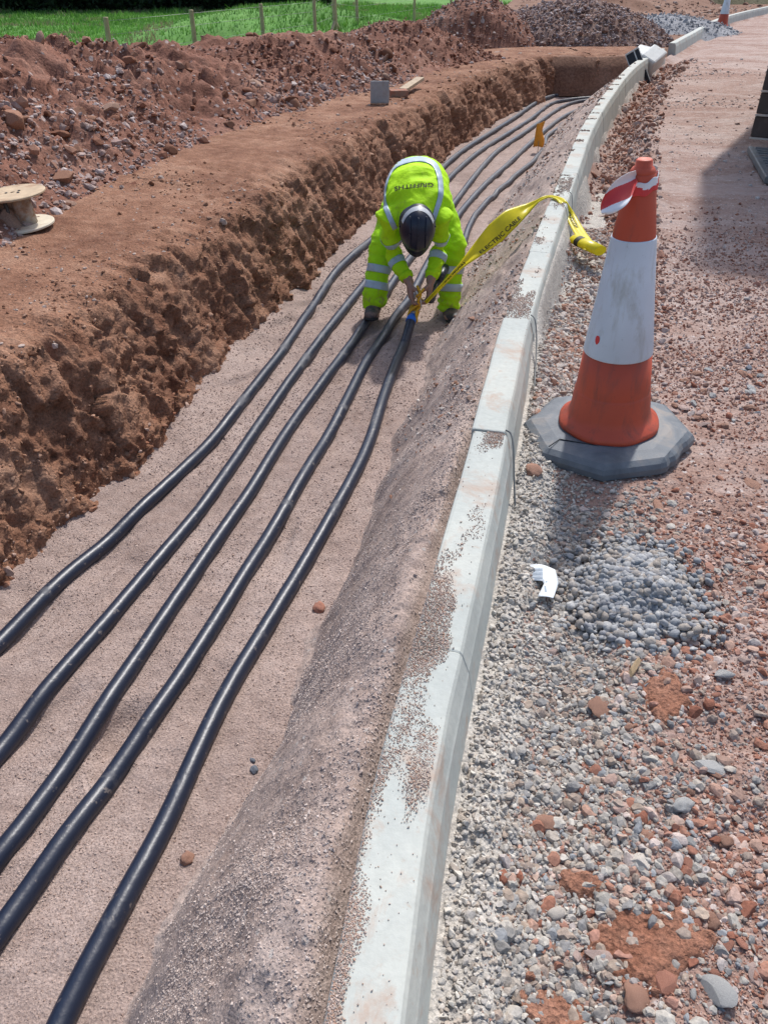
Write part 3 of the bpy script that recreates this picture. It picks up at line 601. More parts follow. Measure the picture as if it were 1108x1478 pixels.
CAB = [
 [(-60, 985), (0, 925), (70, 850), (130, 795), (190, 745), (250, 690), (300, 640), (340, 590), (385, 535), (430, 475), (460, 420), (495, 375), (540, 345), (590, 296), (640, 238), (683, 207), (735, 177), (770, 150), (802, 135), (848, 132), (880, 129)],
 [(-60, 1150), (0, 1075), (60, 1000), (130, 920), (190, 850), (235, 795), (290, 735), (330, 675), (380, 600), (420, 545), (460, 490), (500, 440), (535, 395), (575, 345), (615, 292), (649, 252), (683, 223), (724, 194), (776, 168), (787, 149), (813, 142), (845, 141), (880, 139)],
 [(-50, 1290), (0, 1230), (60, 1150), (130, 1045), (200, 935), (245, 875), (290, 805), (330, 750), (375, 690), (400, 640), (440, 585), (480, 530), (525, 468), (550, 428), (569, 400), (595, 366), (630, 322), (659, 284), (689, 248), (706, 225), (738, 200), (782, 176), (808, 150), (834, 145), (870, 143)],
 [(-50, 1410), (0, 1340), (50, 1270), (120, 1170), (200, 1060), (270, 955), (320, 875), (380, 780), (430, 700), (470, 630), (500, 580), (520, 530), (560, 467), (587, 432), (603, 408), (616, 378), (640, 338), (665, 304), (692, 268), (727, 242), (756, 213), (785, 187), (819, 161), (850, 152), (880, 146)],
 [(60, 1530), (90, 1460), (150, 1350), (220, 1220), (270, 1120), (310, 1020), (370, 920), (420, 840), (470, 755), (515, 680), (540, 620), (550, 575), (568, 530), (583, 495)]]
LBL = ['black cable farthest left, running nearest to the cut earth wall', 'second black cable from the left on the trench floor', 'middle black cable of the five, passing under the worker at his left-hand boot', 'fourth black cable from the left, passing between the worker\'s boots', 'rightmost black cable, its end capped with blue and roped in the worker\'s hands']
M_blue = plain('blue_cap', (.02, .16, .62), .4)
def cable(pts, label, lift=None):
    P = np.array([at(px, py, z=-.535)[:] for px, py in pts]); P = cr(P, 10)
    for c_ in (0, 1):
        for _ in range(3): P[6:-6, c_] = np.convolve(P[:, c_], np.ones(13)/13, 'valid')
    P[:, 2] = z_floor(P[:, 0]-K(P[:, 1]), P[:, 1]); kk = np.ones(9)/9; P[:, 2] = np.convolve(np.pad(P[:, 2], 4, 'edge'), kk, 'valid')+CR*.70
    if lift is not None: P = lift(P)
    V, Fc = loft(P, CR, n=24, dome=False); return tag(mesh_py('cable', V, Fc, M_cable, True), label, 'cable')
for p_, l_ in list(zip(CAB, LBL))[:4]: cable(p_, l_)
END = at(593, 463, Y=4.5)   # the roped end, lifted
def lift5(P):
    q = cr([P[-1], tuple(np.array(P[-1])*.45+np.array(END)*.55+np.array([0, 0, -.005])), tuple(END)], 10)[1:]; return np.vstack([P, q])
c5 = cable(CAB[4], LBL[4], lift5)
dEnd = (Vector(END)-Vector(at(583, 495, z=-.535))).normalized()
V, Fc = loft([END-dEnd*.012, END+dEnd*.035], CR*1.10, n=24, dome=False); mesh_py('end_cap', V, Fc, M_blue, True, c5)
TAIL = END+dEnd*.03
V, Fc = loft([TAIL, TAIL+dEnd*.05, TAIL+dEnd*.10], [CR*.7, CR*.62, CR*.3], n=20); mesh_py('bare_end', V, Fc, plain('grey_sleeve', (.35, .36, .42), .4), True, c5)
# continuing cable beyond the hands
HANDC = at(610, 432, Y=4.52)
far5 = [(674, 332), (698, 294), (732, 262), (770, 230), (785, 211), (789, 196), (805, 184), (815, 176), (840, 164)]
P = [at(621, 433, Y=4.56), at(631, 409, Y=4.72), at(645, 382, Y=4.95)]
P = np.array([p[:] for p in P]+[at(px, py, z=-.535)[:] for px, py in far5]); P = cr(P, 10); fz = z_floor(P[:, 0]-K(P[:, 1]), P[:, 1])+CR*.82
P[:, 2] = np.where(np.arange(len(P)) < 25, np.maximum(P[:, 2], fz), fz)
V, Fc = loft(P, CR*.9, n=24, dome=False); tag(mesh_py('cable', V, Fc, M_cable, True), 'black cable running back from the worker\'s right-hand side toward the orange flag', 'cable')

# ---------------------------------------------------------------- text helper
def text_mesh(s, height=1.0):
    cu = bpy.data.curves.new('t', 'FONT'); cu.body = s; cu.size = 1; cu.align_x = 'CENTER'; cu.align_y = 'CENTER'; cu.offset = .018
    o = bpy.data.objects.new('t', cu); C.objects.link(o); dg = bpy.context.evaluated_depsgraph_get(); dg.update()
    me = bpy.data.meshes.new_from_object(o.evaluated_get(dg)); bpy.data.objects.remove(o)
    import bmesh
    bm = bmesh.new(); bm.from_mesh(me); bmesh.ops.triangulate(bm, faces=bm.faces[:])
    V = np.array([v.co[:] for v in bm.verts]); Fc = [[v.index for v in f.verts] for f in bm.faces]; bm.free()
    V[:, 0] -= (V[:, 0].min()+V[:, 0].max())/2; V[:, 1] -= (V[:, 1].min()+V[:, 1].max())/2; V *= height/(V[:, 1].max()-V[:, 1].min()); return V, Fc

# ---------------------------------------------------------------- traffic cone (near)
def rubber_mat():
    m, nt, bs = newmat('worn_rubber'); v = coord(nt); n1 = noise(nt, 9, 7, .65, v, .4); n2 = noise(nt, 70, 5, .7, v)
    c = ramp(nt, n1, [(.3, (.075, .09, .105)), (.55, (.135, .155, .175)), (.72, (.25, .225, .20))]); nt.links.new(c, bs.inputs['Base Color'])
    bs.inputs['Roughness'].default_value = .6; bump(nt, bs, [(n2, .3, .004)]); return m
def cone_mat(name, col, dirt, amt, rough=.45):
    m, nt, bs = newmat(name); v = coord(nt); vz = coord(nt, (1, 1, .25)); n1 = noise(nt, 14, 7, .7, vz, .3); n2 = noise(nt, 45, 8, .75, v); n3 = noise(nt, 4, 3, .5, v)
    c = mix(nt, 1.0, col, ramp(nt, n3, [(.3, .85), (.7, 1.12)]), 'MULTIPLY')
    c = mix(nt, ramp(nt, n1, [(amt, 0.0), (amt+.16, .55)]), c, dirt); c = mix(nt, ramp(nt, n2, [(.62, 0.0), (.70, .6)]), c, tuple(x*.6 for x in dirt))
    nt.links.new(c, bs.inputs['Base Color']); bs.inputs['Roughness'].default_value = rough; bump(nt, bs, [(n2, .12, .003)]); return m
M_rub = rubber_mat(); M_or = cone_mat('orange_plastic', (.50, .075, .032), (.13, .055, .04), .50, .55); M_wh = cone_mat('reflective_sleeve', (.60, .67, .74), (.30, .30, .25), .51, .45)
M_red = plain('red_band', (.62, .05, .05), .5, var=.1); M_white = plain('white_band', (.75, .76, .78), .5, var=.05)
def octa_base():
    rr = [(1, 0), (1.0, .020), (.97, .034), (.90, .046), (.74, .056), (.62, .060), (.45, .060)]; per = 8; n = 8*per; V = []
    ang = [R(22.5+45*k) for k in range(8)]; cor = [(.283*math.cos(a), .272*math.sin(a)) for a in ang]
    for ri, (k, z) in enumerate(rr):
        for c in range(8):
            a, b = cor[c], cor[(c+1) % 8]
            for q in range(per):
                f = q/per; x = a[0]+(b[0]-a[0])*f; y = a[1]+(b[1]-a[1])*f; d = math.degrees(math.atan2(y, x)) % 360; kk_ = k
                if k > .95: kk_ -= .035*math.exp(-((d-320)/7)**2)+.04*math.exp(-((d-296)/5)**2)*(1+.4*math.sin(q*2.3))
                cr_ = .26/math.hypot(x, y) if k < .6 else 1
                V.append((x*kk_*cr_, y*kk_*cr_, z))
    m = len(rr); Fc = grid_faces(m, n, True).tolist(); Fc.append(list(range(n))[::-1]); Fc.append([(m-1)*n+k for k in range(n)]); return V, Fc
def build_cone(loc, rz, tilt, detail=True):
    root = empty('traffic_cone', loc, rz); root.rotation_euler = (tilt[0], tilt[1], rz)
    o = mesh_py('base', *octa_base(), M_rub, False, root)
    def ring(prof, n=56, lobes=0):
        V, Fc = lathe(prof, n); return V, Fc
    V, Fc = lathe([(.10, .05), (.160, .058), (.163, .070), (.158, .080), (.140, .092), (.131, .106), (.1265, .125), (.1195, .185), (.1185, .1875), (.1165, .190), (.1165, .195), (.1035, .325), (.0985, .326)], 56)
    for q in range(56*5):   # slight scallop in the flange
        a = math.atan2(V[q][1], V[q][0]); f = 1+.012*math.cos(8*a); V[q][0] *= f; V[q][1] *= f
    mesh_py('lower_body', V, Fc, M_or, True, root)
    V, Fc = lathe([(.100, .318), (.1055, .318), (.1060, .322), (.0835, .50), (.0640, .668), (.0630, .672), (.058, .672)], 56)
    mesh_py('reflective_sleeve', V, Fc, M_wh, True, root)
    V, Fc = lathe([(.058, .66), (.0615, .664), (.0610, .672), (.037, .838), (.035, .842)], 48); mesh_py('upper_body', V, Fc, M_or, True, root)
    V, Fc = lathe([(.030, .836), (.0345, .838), (.0345, .848), (.029, .856), (.0235, .859), (.0225, .874), (.018, .878), (.012, .875)], 32); mesh_py('cone_tip', V, Fc, M_or, True, root)
    return root
cone1 = build_cone((.752, 2.27, .004), R(8), (R(.5), R(-3.0)))
tag(cone1, 'tall orange and white cone on grey octagonal rubber base beside the kerb in front', 'traffic cone')
# worn orange spot on the sleeve, paint rubbed through
V = []; 
for q in range(14):
    a = 2*math.pi*q/14; V.append((math.cos(a)*.0085, math.sin(a)*.014*(1+.1*math.sin(3*a))))
spot = []; r0 = .0985; a0 = R(205)
for u, w in V: spot.append(((r0+.0012-w*.12)*math.cos(a0+u/r0), (r0+.0012-w*.12)*math.sin(a0+u/r0), .380+w))
mesh_py('sticker', spot, [list(range(14))], M_red, False, cone1)
c_ = []
for q in range(2): pass
# square scuff print on the sleeve and line on the base
base_seam = tube('base_seam', [(-.235, -.10, .0535), (-.19, -.072, .0592), (-.10, -.13, .0592), (-.02, -.185, .0545)], .0018, plain('seam_black', (.02, .022, .025), .7), 6, cone1)

# red and white barrier tape tied round the tip, with a loose tail
def ribbon(P, Wd, width, mat_idx=None, nseg=8, thick=.0006):
    """P centre points, Wd width directions -> grid vertices (m, nseg+1, 3) and faces"""
    P = np.asarray(P, float); Wd = np.asarray(Wd, float); Wd /= np.linalg.norm(Wd, axis=1)[:, None]
    s = np.linspace(-.5, .5, nseg+1); wv = np.broadcast_to(np.asarray(width, float), (len(P),))
    V = P[:, None]+Wd[:, None]*s[None, :, None]*wv[:, None, None]
    return V, grid_faces(len(P), nseg+1)
def solid(o, th=.0008):
    m = o.modifiers.new('s', 'SOLIDIFY'); m.thickness = th; m.offset = 0; bake(o); return o
tapeR = empty('barrier_tape', (0, 0, 0)); tag(tapeR, 'red and white striped barrier tape knotted round the tip of the big cone', 'tape')
Mc = Matrix.Translation((.752, 2.27, .004)) @ Matrix.Rotation(R(8), 4, 'Z') @ Matrix.Rotation(R(-3), 4, 'Y') @ Matrix.Rotation(R(.5), 4, 'X')
tapeR.matrix_world = Mc; Mi = Mc.inverted()
wrap = []; wd = []
for q in range(0, 61):
    a = R(-200+q*6.6); rr_ = .0440+.0015*math.sin(q*.9); wrap.append((rr_*math.cos(a), rr_*math.sin(a), .815+.012*math.cos(a-.25)+.003*math.sin(q*.7))); wd.append((-.15*math.cos(a), -.15*math.sin(a), 1))
V, Fc = ribbon(wrap, wd, .034)
o = mesh_py('tape_wrap', V.reshape(-1, 3), Fc.tolist(), M_white, True, tapeR); o.data.materials.append(M_red)
for p in o.data.polygons:
    if p.index % 8 < 4.2+1.5*math.sin(p.index//8*.25): p.material_index = 1
solid(o)
top_e = [(917, 246), (905, 250), (893, 257), (882, 267), (873, 280), (867, 293), (866, 302)]; bot_e = [(919, 262), (914, 276), (909, 288), (902, 297), (892, 304), (880, 309), (868, 309)]
m_ = 97; te = cr([(x_, y_, 0) for x_, y_ in top_e], 16); be = cr([(x_, y_, 0) for x_, y_ in bot_e], 16); V = []
for i_ in range(m_):
    for k_ in range(41):
        f = k_/40; x_ = te[i_][0]*(1-f)+be[i_][0]*f; y_ = te[i_][1]*(1-f)+be[i_][1]*f; u = i_/(m_-1)
        V.append((Mi @ at(x_, y_, Y=2.205-.05*math.sin(u*2.4)+.030*math.sin(f*3.1+u*2)+.03*(f-.5)*u))[:])
o = mesh_py('tape_tail', V, grid_faces(m_, 41).tolist(), M_white, True, tapeR); o.data.materials.append(M_red)
for p in o.data.polygons:
    u = (p.index//40)/96; f = (p.index % 40)/40; g_ = u*.55+f*.62
    if .36 < g_ < .74: p.material_index = 1
solid(o)

# far cone (simple copy of the same cone)
cone2 = cone1.copy(); C.objects.link(cone2)
for ch in list(cone1.children):
    if ch.name.startswith('sticker'): continue
    c2 = ch.copy(); C.objects.link(c2); c2.parent = cone2
p2 = at(1040, 42, z=0.0); cone2.location = (p2.x, p2.y, .0); cone2.rotation_euler = (0, 0, .3); tag(cone2, 'far orange and white cone at the top right beside the distant kerb', 'traffic cone')

# ---------------------------------------------------------------- wooden cable reel
M_wood = plain('pale_plywood', (.50, .38, .25), .75, var=.2, scale=12, bmp=.2, dirt=(.35, .22, .14), dirt_amt=.42, dscale=9)
M_woodw = plain('whitened_plywood', (.62, .56, .44), .8, var=.12, scale=12, bmp=.2, dirt=(.42, .28, .18), dirt_amt=.38)
M_drum = plain('rusty_drum', (.30, .17, .10), .7, var=.3, scale=25, dirt=(.40, .36, .32), dirt_amt=.5, dscale=14); M_iron = plain('dark_iron', (.06, .055, .055), .6)
rl = at(34, 327, z=.115); reel = empty('cable_reel', (rl.x, rl.y, .118)); reel.rotation_euler = (R(2), R(-4), 0); tag(reel, 'small empty wooden cable reel standing on the bank at the left edge', 'cable reel')
def disc(z, r, th, mat, nm, off=(0, 0)):
    V, Fc = lathe([(.012, z), (r-.004, z), (r, z+.003), (r, z+th-.003), (r-.004, z+th), (.012, z+th)], 56); Fc = Fc[:-2]+[]; V = V+[off[0], off[1], 0]
    n = 56; Fc += [[k, (k+1) % n, 5*n+(k+1) % n, 5*n+k] for k in range(n)]
    return mesh_py(nm, V, Fc, mat, False, reel)
disc(0, .172, .014, M_woodw, 'lower_flange'); disc(.165, .172, .013, M_wood, 'upper_flange', (.0, .012))
V, Fc = lathe([(.052, .014), (.052, .165)], 32); V[:, 0] += .035
mesh_py('drum', V, Fc, M_drum, True, reel)
for (x_, y_) in ((-.045, -.03), (-.02, .045), (-.028, -.055)):
    V, Fc = lathe([(.009, .012), (.009, .17)], 10); V = V+[x_, y_, 0]; mesh_py('tie_rod', V, Fc, M_iron, True, reel)
for (x_, y_) in ((.03, .02), (-.03, -.012), (.04, -.02)):
    V, Fc = lathe([(.008, .178), (.008, .1815)], 8); V = V+[x_, y_+.012, 0]; mesh_py('bolt', V, Fc, M_iron, False, reel)

# ---------------------------------------------------------------- bits on the bank
M_flag = plain('grey_paving', (.33, .32, .31), .9, var=.1, bmp=.3, dirt=(.3, .2, .15), dirt_amt=.4)
p = at(548, 147, z=.11); tag(mesh_py('paving_slab', *box(0, 0, .10, .20, .05, .215, Matrix.Rotation(R(-8), 4, 'X')), M_flag, loc=(p.x, p.y, .10), bevel=.012), 'small grey concrete slab standing upright against the spoil heap', 'slab')
p = at(594, 127, z=.13); q = at(622, 119, z=.13)
M_tim = plain('weathered_timber', (.42, .33, .23), .85, var=.25, scale=30, bmp=.3)
a_ = math.atan2(q.y-p.y, q.x-p.x)
tag(mesh_py('timber_plank', *box(0, 0, 0, .75, .10, .035), M_tim, loc=(p.x, p.y, .17), bevel=.004), 'pale timber plank lying at the heap foot right of the grey slab', 'plank').rotation_euler = (0, R(-3), a_+.15)
p = at(575, 140, z=.1); M_brick = plain('brick', (.32, .13, .08), .9, bmp=.4, dirt=(.3, .2, .15), dirt_amt=.5)
tag(mesh_py('brick', *box(0, 0, 0, .20, .10, .065), M_brick, loc=(p.x, p.y, .14), bevel=.006), 'brown brick lying just right of the grey slab', 'brick').rotation_euler = (R(4), 0, .25)

# ---------------------------------------------------------------- loose kerb pieces at the gap
M_pale = plain('pale_concrete', (.66, .68, .66), .75, var=.08, bmp=.2, dirt=(.45, .36, .3), dirt_amt=.33)
p = at(936, 100, z=.0)
def block(name, ctr, dims, rot, mat, label, cat, bev=.012):
    o = mesh_py(name, *box(0, 0, 0, *dims), mat, loc=ctr, bevel=bev); o.rotation_euler = rot; tag(o, label, cat); return o
b1 = at(939, 88, Y=13.6); block('kerb_block', b1, (.26, .40, .26), (R(20), R(24), R(-35)), M_pale, 'loose pale concrete block tipped on the ground past the kerb end', 'block', .03)
b2 = at(925, 83, Y=14.4); block('kerb_block', b2, (.24, .36, .24), (R(15), R(10), R(-28)), M_pale, 'loose pale block wedged between the kerb end and the tipped block', 'block', .025)
# black slotted drainage channel leaning on the kerb
M_blk = plain('black_plastic', (.012, .013, .02), .4, dirt=(.2, .17, .15), dirt_amt=.3)
ch = empty('drainage_channel', at(921, 100, Y=13.15)); tag(ch, 'short black drainage channel with pale edges leaning on the last kerb unit', 'channel')
mesh_py('channel_body', *box(0, 0, 0, .19, .10, .50), M_blk, parent=ch, bevel=.006)
mesh_py('edge_rail', *box(.03, -.054, 0, .016, .012, .51), M_pale, parent=ch); mesh_py('edge_rail', *box(-.095, -.02, 0, .010, .09, .51), M_pale, parent=ch)
mesh_py('top_cap', *box(0, 0, .262, .20, .11, .022), M_pale, parent=ch, bevel=.004)
for z_ in (-.05, .05): mesh_py('clip', *box(.075, -.056, z_, .05, .012, .02), M_pale, parent=ch)
ch.rotation_euler = (R(-12), R(-32), R(-20))

# ---------------------------------------------------------------- yellow caution tape
M_yel, nt, bs = newmat('yellow_tape'); v = coord(nt); c = mix(nt, 1.0, (.88, .76, .015), ramp(nt, noise(nt, 12, 4, .6, v), [(.3, .85), (.7, 1.1)]), 'MULTIPLY'); nt.links.new(c, bs.inputs['Base Color']); bs.inputs['Roughness'].default_value = .35
bs.inputs['Subsurface Weight'].default_value = 0
tl = nt.nodes.new('ShaderNodeBsdfTranslucent'); nt.links.new(c, tl.inputs['Color']); mxs = nt.nodes.new('ShaderNodeMixShader'); mxs.inputs[0].default_value = .3
nt.links.new(bs.outputs[0], mxs.inputs[1]); nt.links.new(tl.outputs[0], mxs.inputs[2]); nt.links.new(mxs.outputs[0], nt.nodes['Material Output'].inputs[0])
M_ink = plain('black_ink', (.03, .025, .01), .6)
ty = empty('caution_tape', (0, 0, 0)); tag(ty, 'yellow caution tape printed in black running from the worker\'s hands over the kerb', 'tape')
kc = at(787, 285, z=.166); kc2 = at(806, 288, z=.168)
pts = [(614, 437, 4.50, .022), (640, 410, 4.52, .03), (664, 385, 4.56, .042), (690, 360, 4.62, .085), (715, 336, 4.68, .125), (738, 315, 4.75, .115), (762, 299, 4.84, .06), (780, 288, kc.y-.01, .04)]
A = [at(x_, y_, Y=Y_) for x_, y_, Y_, w_ in pts]; Wt = [w_ for *_, w_ in pts]
A += [kc+Vector((.02, 0, .004)), kc2+Vector((.0, 0, .004)), at(813, 294, z=.158), at(822, 310, z=.10), at(833, 330, z=.06), at(846, 350, z=.04), at(853, 362, z=.035)]; Wt += [.045, .055, .06, .065, .075, .085, .085]
P = cr([a[:] for a in A], 10); n_ = len(P); fr = np.linspace(0, len(A)-1, n_); wv = np.interp(fr, range(len(A)), Wt)
T_ = np.gradient(P, axis=0); T_ /= np.linalg.norm(T_, axis=1)[:, None]
cam = np.array([0, 0, CAMH]); Wd = []
for i_ in range(n_):
    f = fr[i_]; vdir = np.array([-.15, -.75, .65]) if f < 6.3 else np.array([0, 0, 1.0])
    if f > 10: vdir = np.array([.1, -.5, .85])
    tw_ = .45*math.sin(f*1.1) if f < 6 else 0
    w_ = np.cross(T_[i_], vdir); w_ /= np.linalg.norm(w_); nn_ = np.cross(w_, T_[i_]); Wd.append(w_*math.cos(tw_)+nn_*math.sin(tw_))
Wd = np.array(Wd); kk = np.ones(9)/9
for c_i in range(3): Wd[:, c_i] = np.convolve(np.pad(Wd[:, c_i], 4, 'edge'), kk, 'valid')
Wd /= np.linalg.norm(Wd, axis=1)[:, None]
ns = 10; V, Fc = ribbon(P, Wd, wv, nseg=ns)
sN = np.linspace(-.5, .5, ns+1); nrm = np.cross(T_, Wd); V = V+nrm[:, None]*(.012*(1-wv/.1).clip(0, 1)[:, None, None]*np.cos(sN*math.pi*3)[None, :, None])*1.0
TV = V.copy()
o = mesh_py('tape_strip', V.reshape(-1, 3), np.array(Fc).tolist(), M_yel, True, ty); solid(o, .0006)
arc = np.concatenate([[0], np.cumsum(np.linalg.norm(np.diff(P, axis=0), axis=1))])
def on_tape(u, w, off):   # u along (m), w across (-.5 .5)
    i_ = np.interp(u, arc, np.arange(n_)); a0 = int(min(max(i_, 0), n_-2)); f = i_-a0; j_ = (w+.5)*ns; b0 = int(min(max(j_, 0), ns-1)); g = j_-b0
    p_ = (TV[a0, b0]*(1-f)*(1-g)+TV[a0+1, b0]*f*(1-g)+TV[a0, b0+1]*(1-f)*g+TV[a0+1, b0+1]*f*g); nn_ = np.cross(Wd[a0], T_[a0]); nn_ /= np.linalg.norm(nn_)
    if nn_ @ (cam-p_) < 0: nn_ = -nn_
    return p_+nn_*off
for s_, u0, w0, h_, wid in (('ELECTRIC CABLE', .60, .26, .22, .34), ('CAUTION', .24, .05, .42, .17), ('CAUTION', 1.28, .05, .4, .16)):
    V, Fc = text_mesh(s_, 1.0); sx_ = wid/(V[:, 0].max()-V[:, 0].min())
    sgn = 1
    V2 = [on_tape(u0+v_[0]*sx_*sgn, w0-v_[1]*h_*sgn*(-1 if u0 > 1 else 1)*1.0, .0016) for v_ in V]
    mesh_py('tape_lettering', V2, Fc, M_ink, False, ty)
# the loose end: a flattened roll lying in the gully
r0 = at(829, 345, z=.05); r1 = at(866, 362, z=.045)
V, Fc = loft([r0, r0*.5+r1*.5, r1], [.040, .042, .040], [.026, .028, .026], n=28, dome=False); o = mesh_py('tape_roll', V, Fc, M_yel, False, ty)
for p_ in o.data.polygons: p_.use_smooth = len(p_.vertices) == 4
V, Fc = loft([r0*.82+r1*.18, r0*.66+r1*.34], .0425, .0285, n=28, dome=False, cap=False); mesh_py('roll_lettering', V, Fc[::1][:8]+Fc[12:20]+Fc[24:30], M_ink, True, ty)

# orange marker flag
M_flago = plain('orange_flag', (.80, .33, .03), .5, var=.12)
fl = empty('marker_flag', at(776, 214, z=-.52)); tag(fl, 'small orange marker flag standing in the trench among the far cables', 'flag')
V, Fc = loft([(0, 0, -.1), (0, 0, .28)], .004, n=8, dome=False); mesh_py('stake', V, Fc, M_tim, True, fl)
g = np.linspace(0, 1, 9); Vf = []
for a in g:
    for b in g:
        w_ = .052+.012*math.sin(a*5+1); Vf.append((-w_+2*w_*b+.008*math.sin(a*7), .016*math.sin(b*6+a*3), .02+.26*a+.03*(b-.35)*(1 if a > .9 else 0)-.02*abs(b-.5)*(a < .1)))
o = mesh_py('flag_cloth', Vf, grid_faces(9, 9).tolist(), M_flago, True, fl); solid(o, .001)

# paper label litter
M_pap = plain('white_paper', (.78, .83, .86), .6, var=.04); M_print = plain('grey_print', (.30, .36, .42), .7, var=.1)
lb = at(783, 835, z=.015); lab = empty('paper_label', (lb.x, lb.y, float(gz(lb.x-K(lb.y), lb.y))+.020)); tag(lab, 'torn white paper label with a printed barcode lying on the gravel', 'label')
q0 = at(783, 835, z=0)
out = [(763, 808), (780, 812), (801, 817), (806, 836), (798, 862), (776, 855), (785, 839), (783, 836), (763, 831), (765, 820)]
OL = [at(x_, y_, z=0)-q0 for x_, y_ in out]
def wave(x_, y_): return .005*math.sin(x_*70+1)+.004*math.sin(y_*55)+.004
import bmesh as _b
bm = _b.new(); f = bm.faces.new([bm.verts.new((v_.x, v_.y, 0)) for v_ in OL]); _b.ops.triangulate(bm, faces=[f]); _b.ops.subdivide_edges(bm, edges=bm.edges[:], cuts=5, use_grid_fill=True)
for v_ in bm.verts: v_.co.z = wave(v_.co.x, v_.co.y)
me = bpy.data.meshes.new('sheet'); bm.to_mesh(me); bm.free(); me.materials.append(M_pap); o = link(bpy.data.objects.new('sheet', me), lab); solid(o, .0006)
for p_ in o.data.polygons: p_.use_smooth = True
def onlab(px, py, dz=.0012): v_ = at(px, py, z=0)-q0; return (v_.x, v_.y, wave(v_.x, v_.y)+dz)
V = []; Fc = []
for i_ in range(9):
    y0_ = 816.0+i_*1.75; hh = .9 if i_ % 3 else .55
    for (x0, x1) in ((766, 783),):
        b_ = len(V)
        for s_ in range(5):
            xx = x0+(x1-x0)*s_/4; V += [onlab(xx, y0_+(xx-765)*.16), onlab(xx, y0_+hh+(xx-765)*.16)]
        Fc += [[b_+2*s_, b_+2*s_+1, b_+2*s_+3, b_+2*s_+2] for s_ in range(4)]
mesh_py('barcode', V, Fc, M_print, False, lab)
V = []; Fc = []
for (x0, y0_, x1, y1_) in ((786.5, 817, 788.5, 838), (785.5, 842, 788, 851)):
    b_ = len(V); V += [onlab(x0, y0_), onlab(x1, y0_), onlab(x1+1.2, y1_), onlab(x0+1, y1_)]; Fc.append([b_, b_+1, b_+2, b_+3])
mesh_py('printed_lines', V, Fc, M_print, False, lab)

# wood chip and individual rocks
p = at(914, 963, z=0.02); wc = mesh_np('wood_chip', LIB['ang3'][0][3], LIB['ang3'][1], plain('split_wood', (.40, .29, .17), .85, var=.35, scale=60, bmp=.5), False); wc.location = (p.x, p.y, float(gz(p.x-K(p.y), p.y))+.014); wc.scale = (.036, .012, .011); wc.rotation_euler = (R(10), R(-12), R(52)); tag(wc, 'short pale splinter of wood lying on the grey gravel', 'wood')
def rockmat(name, a, b, c):
    m, nt, bs = newmat(name); v = coord(nt); oi = nt.nodes.new('ShaderNodeObjectInfo')
    n1 = noise(nt, 25, 6, .65, v); n2 = noise(nt, 150, 4, .65, v); col = ramp(nt, n1, [(.3, a), (.5, b), (.7, c)])
    col = mix(nt, 1.0, col, ramp(nt, oi.outputs['Random'], [(0, .78), (1, 1.2)]), 'MULTIPLY'); col = mix(nt, 1.0, col, ramp(nt, n2, [(.3, .85), (.7, 1.12)]), 'MULTIPLY')
    nt.links.new(col, bs.inputs['Base Color']); bs.inputs['Roughness'].default_value = .85; bump(nt, bs, [(n1, .5, .01), (n2, .4, .004)]); return m
RM = {'grey': rockmat('grey_rock', (.26, .26, .25), (.36, .36, .35), (.46, .45, .43)), 'pink': rockmat('pinkish_rock', (.33, .23, .19), (.42, .31, .27), (.50, .40, .36)), 'red': rockmat('red_rock', (.24, .09, .055), (.34, .15, .10), (.40, .21, .15)),
      'dark': rockmat('blue_grey_rock', (.12, .14, .17), (.18, .20, .24), (.28, .29, .31)), 'clay': rockmat('clay_clod', (.26, .13, .085), (.33, .18, .125), (.38, .23, .165)), 'cream': rockmat('cream_rock', (.45, .40, .34), (.55, .50, .44), (.62, .58, .52))}
_rm = {}
def rock(px, py, size, kind, lib='ang3', label=None, group=None, shape=(1, .8, .5), rz=None, cat='stone', name='stone', sink=.25, z=None):
    p = at(px, py, z=z if z is not None else 0.0); t = p.x-float(K(p.y)); 
    for _ in range(3):
        zz_ = float(gz(t, p.y)) if t > .1 else (float(z_floor(t, p.y)) if -t > toe(p.y) else float(z_slope(t, p.y)))
        p = at(px, py, z=zz_); t = p.x-float(K(p.y))
    LV, LF = LIB[lib]; vi = random.randrange(len(LV)); key = (lib, vi, kind)
    if key not in _rm:
        o = mesh_np(name, LV[vi], LF, RM[kind], lib.startswith('clod') or lib.startswith('rnd')); _rm[key] = o
    else: o = _rm[key].copy(); C.objects.link(o)
    o.name = name
    o.location = (p.x, p.y, zz_+size*shape[2]*(.5-sink)); o.scale = [size*s_ for s_ in shape]; o.rotation_euler = (random.uniform(-.25, .25), random.uniform(-.25, .25), random.uniform(0, 6.28) if rz is None else rz)
    tag(o, label, cat, group); return o
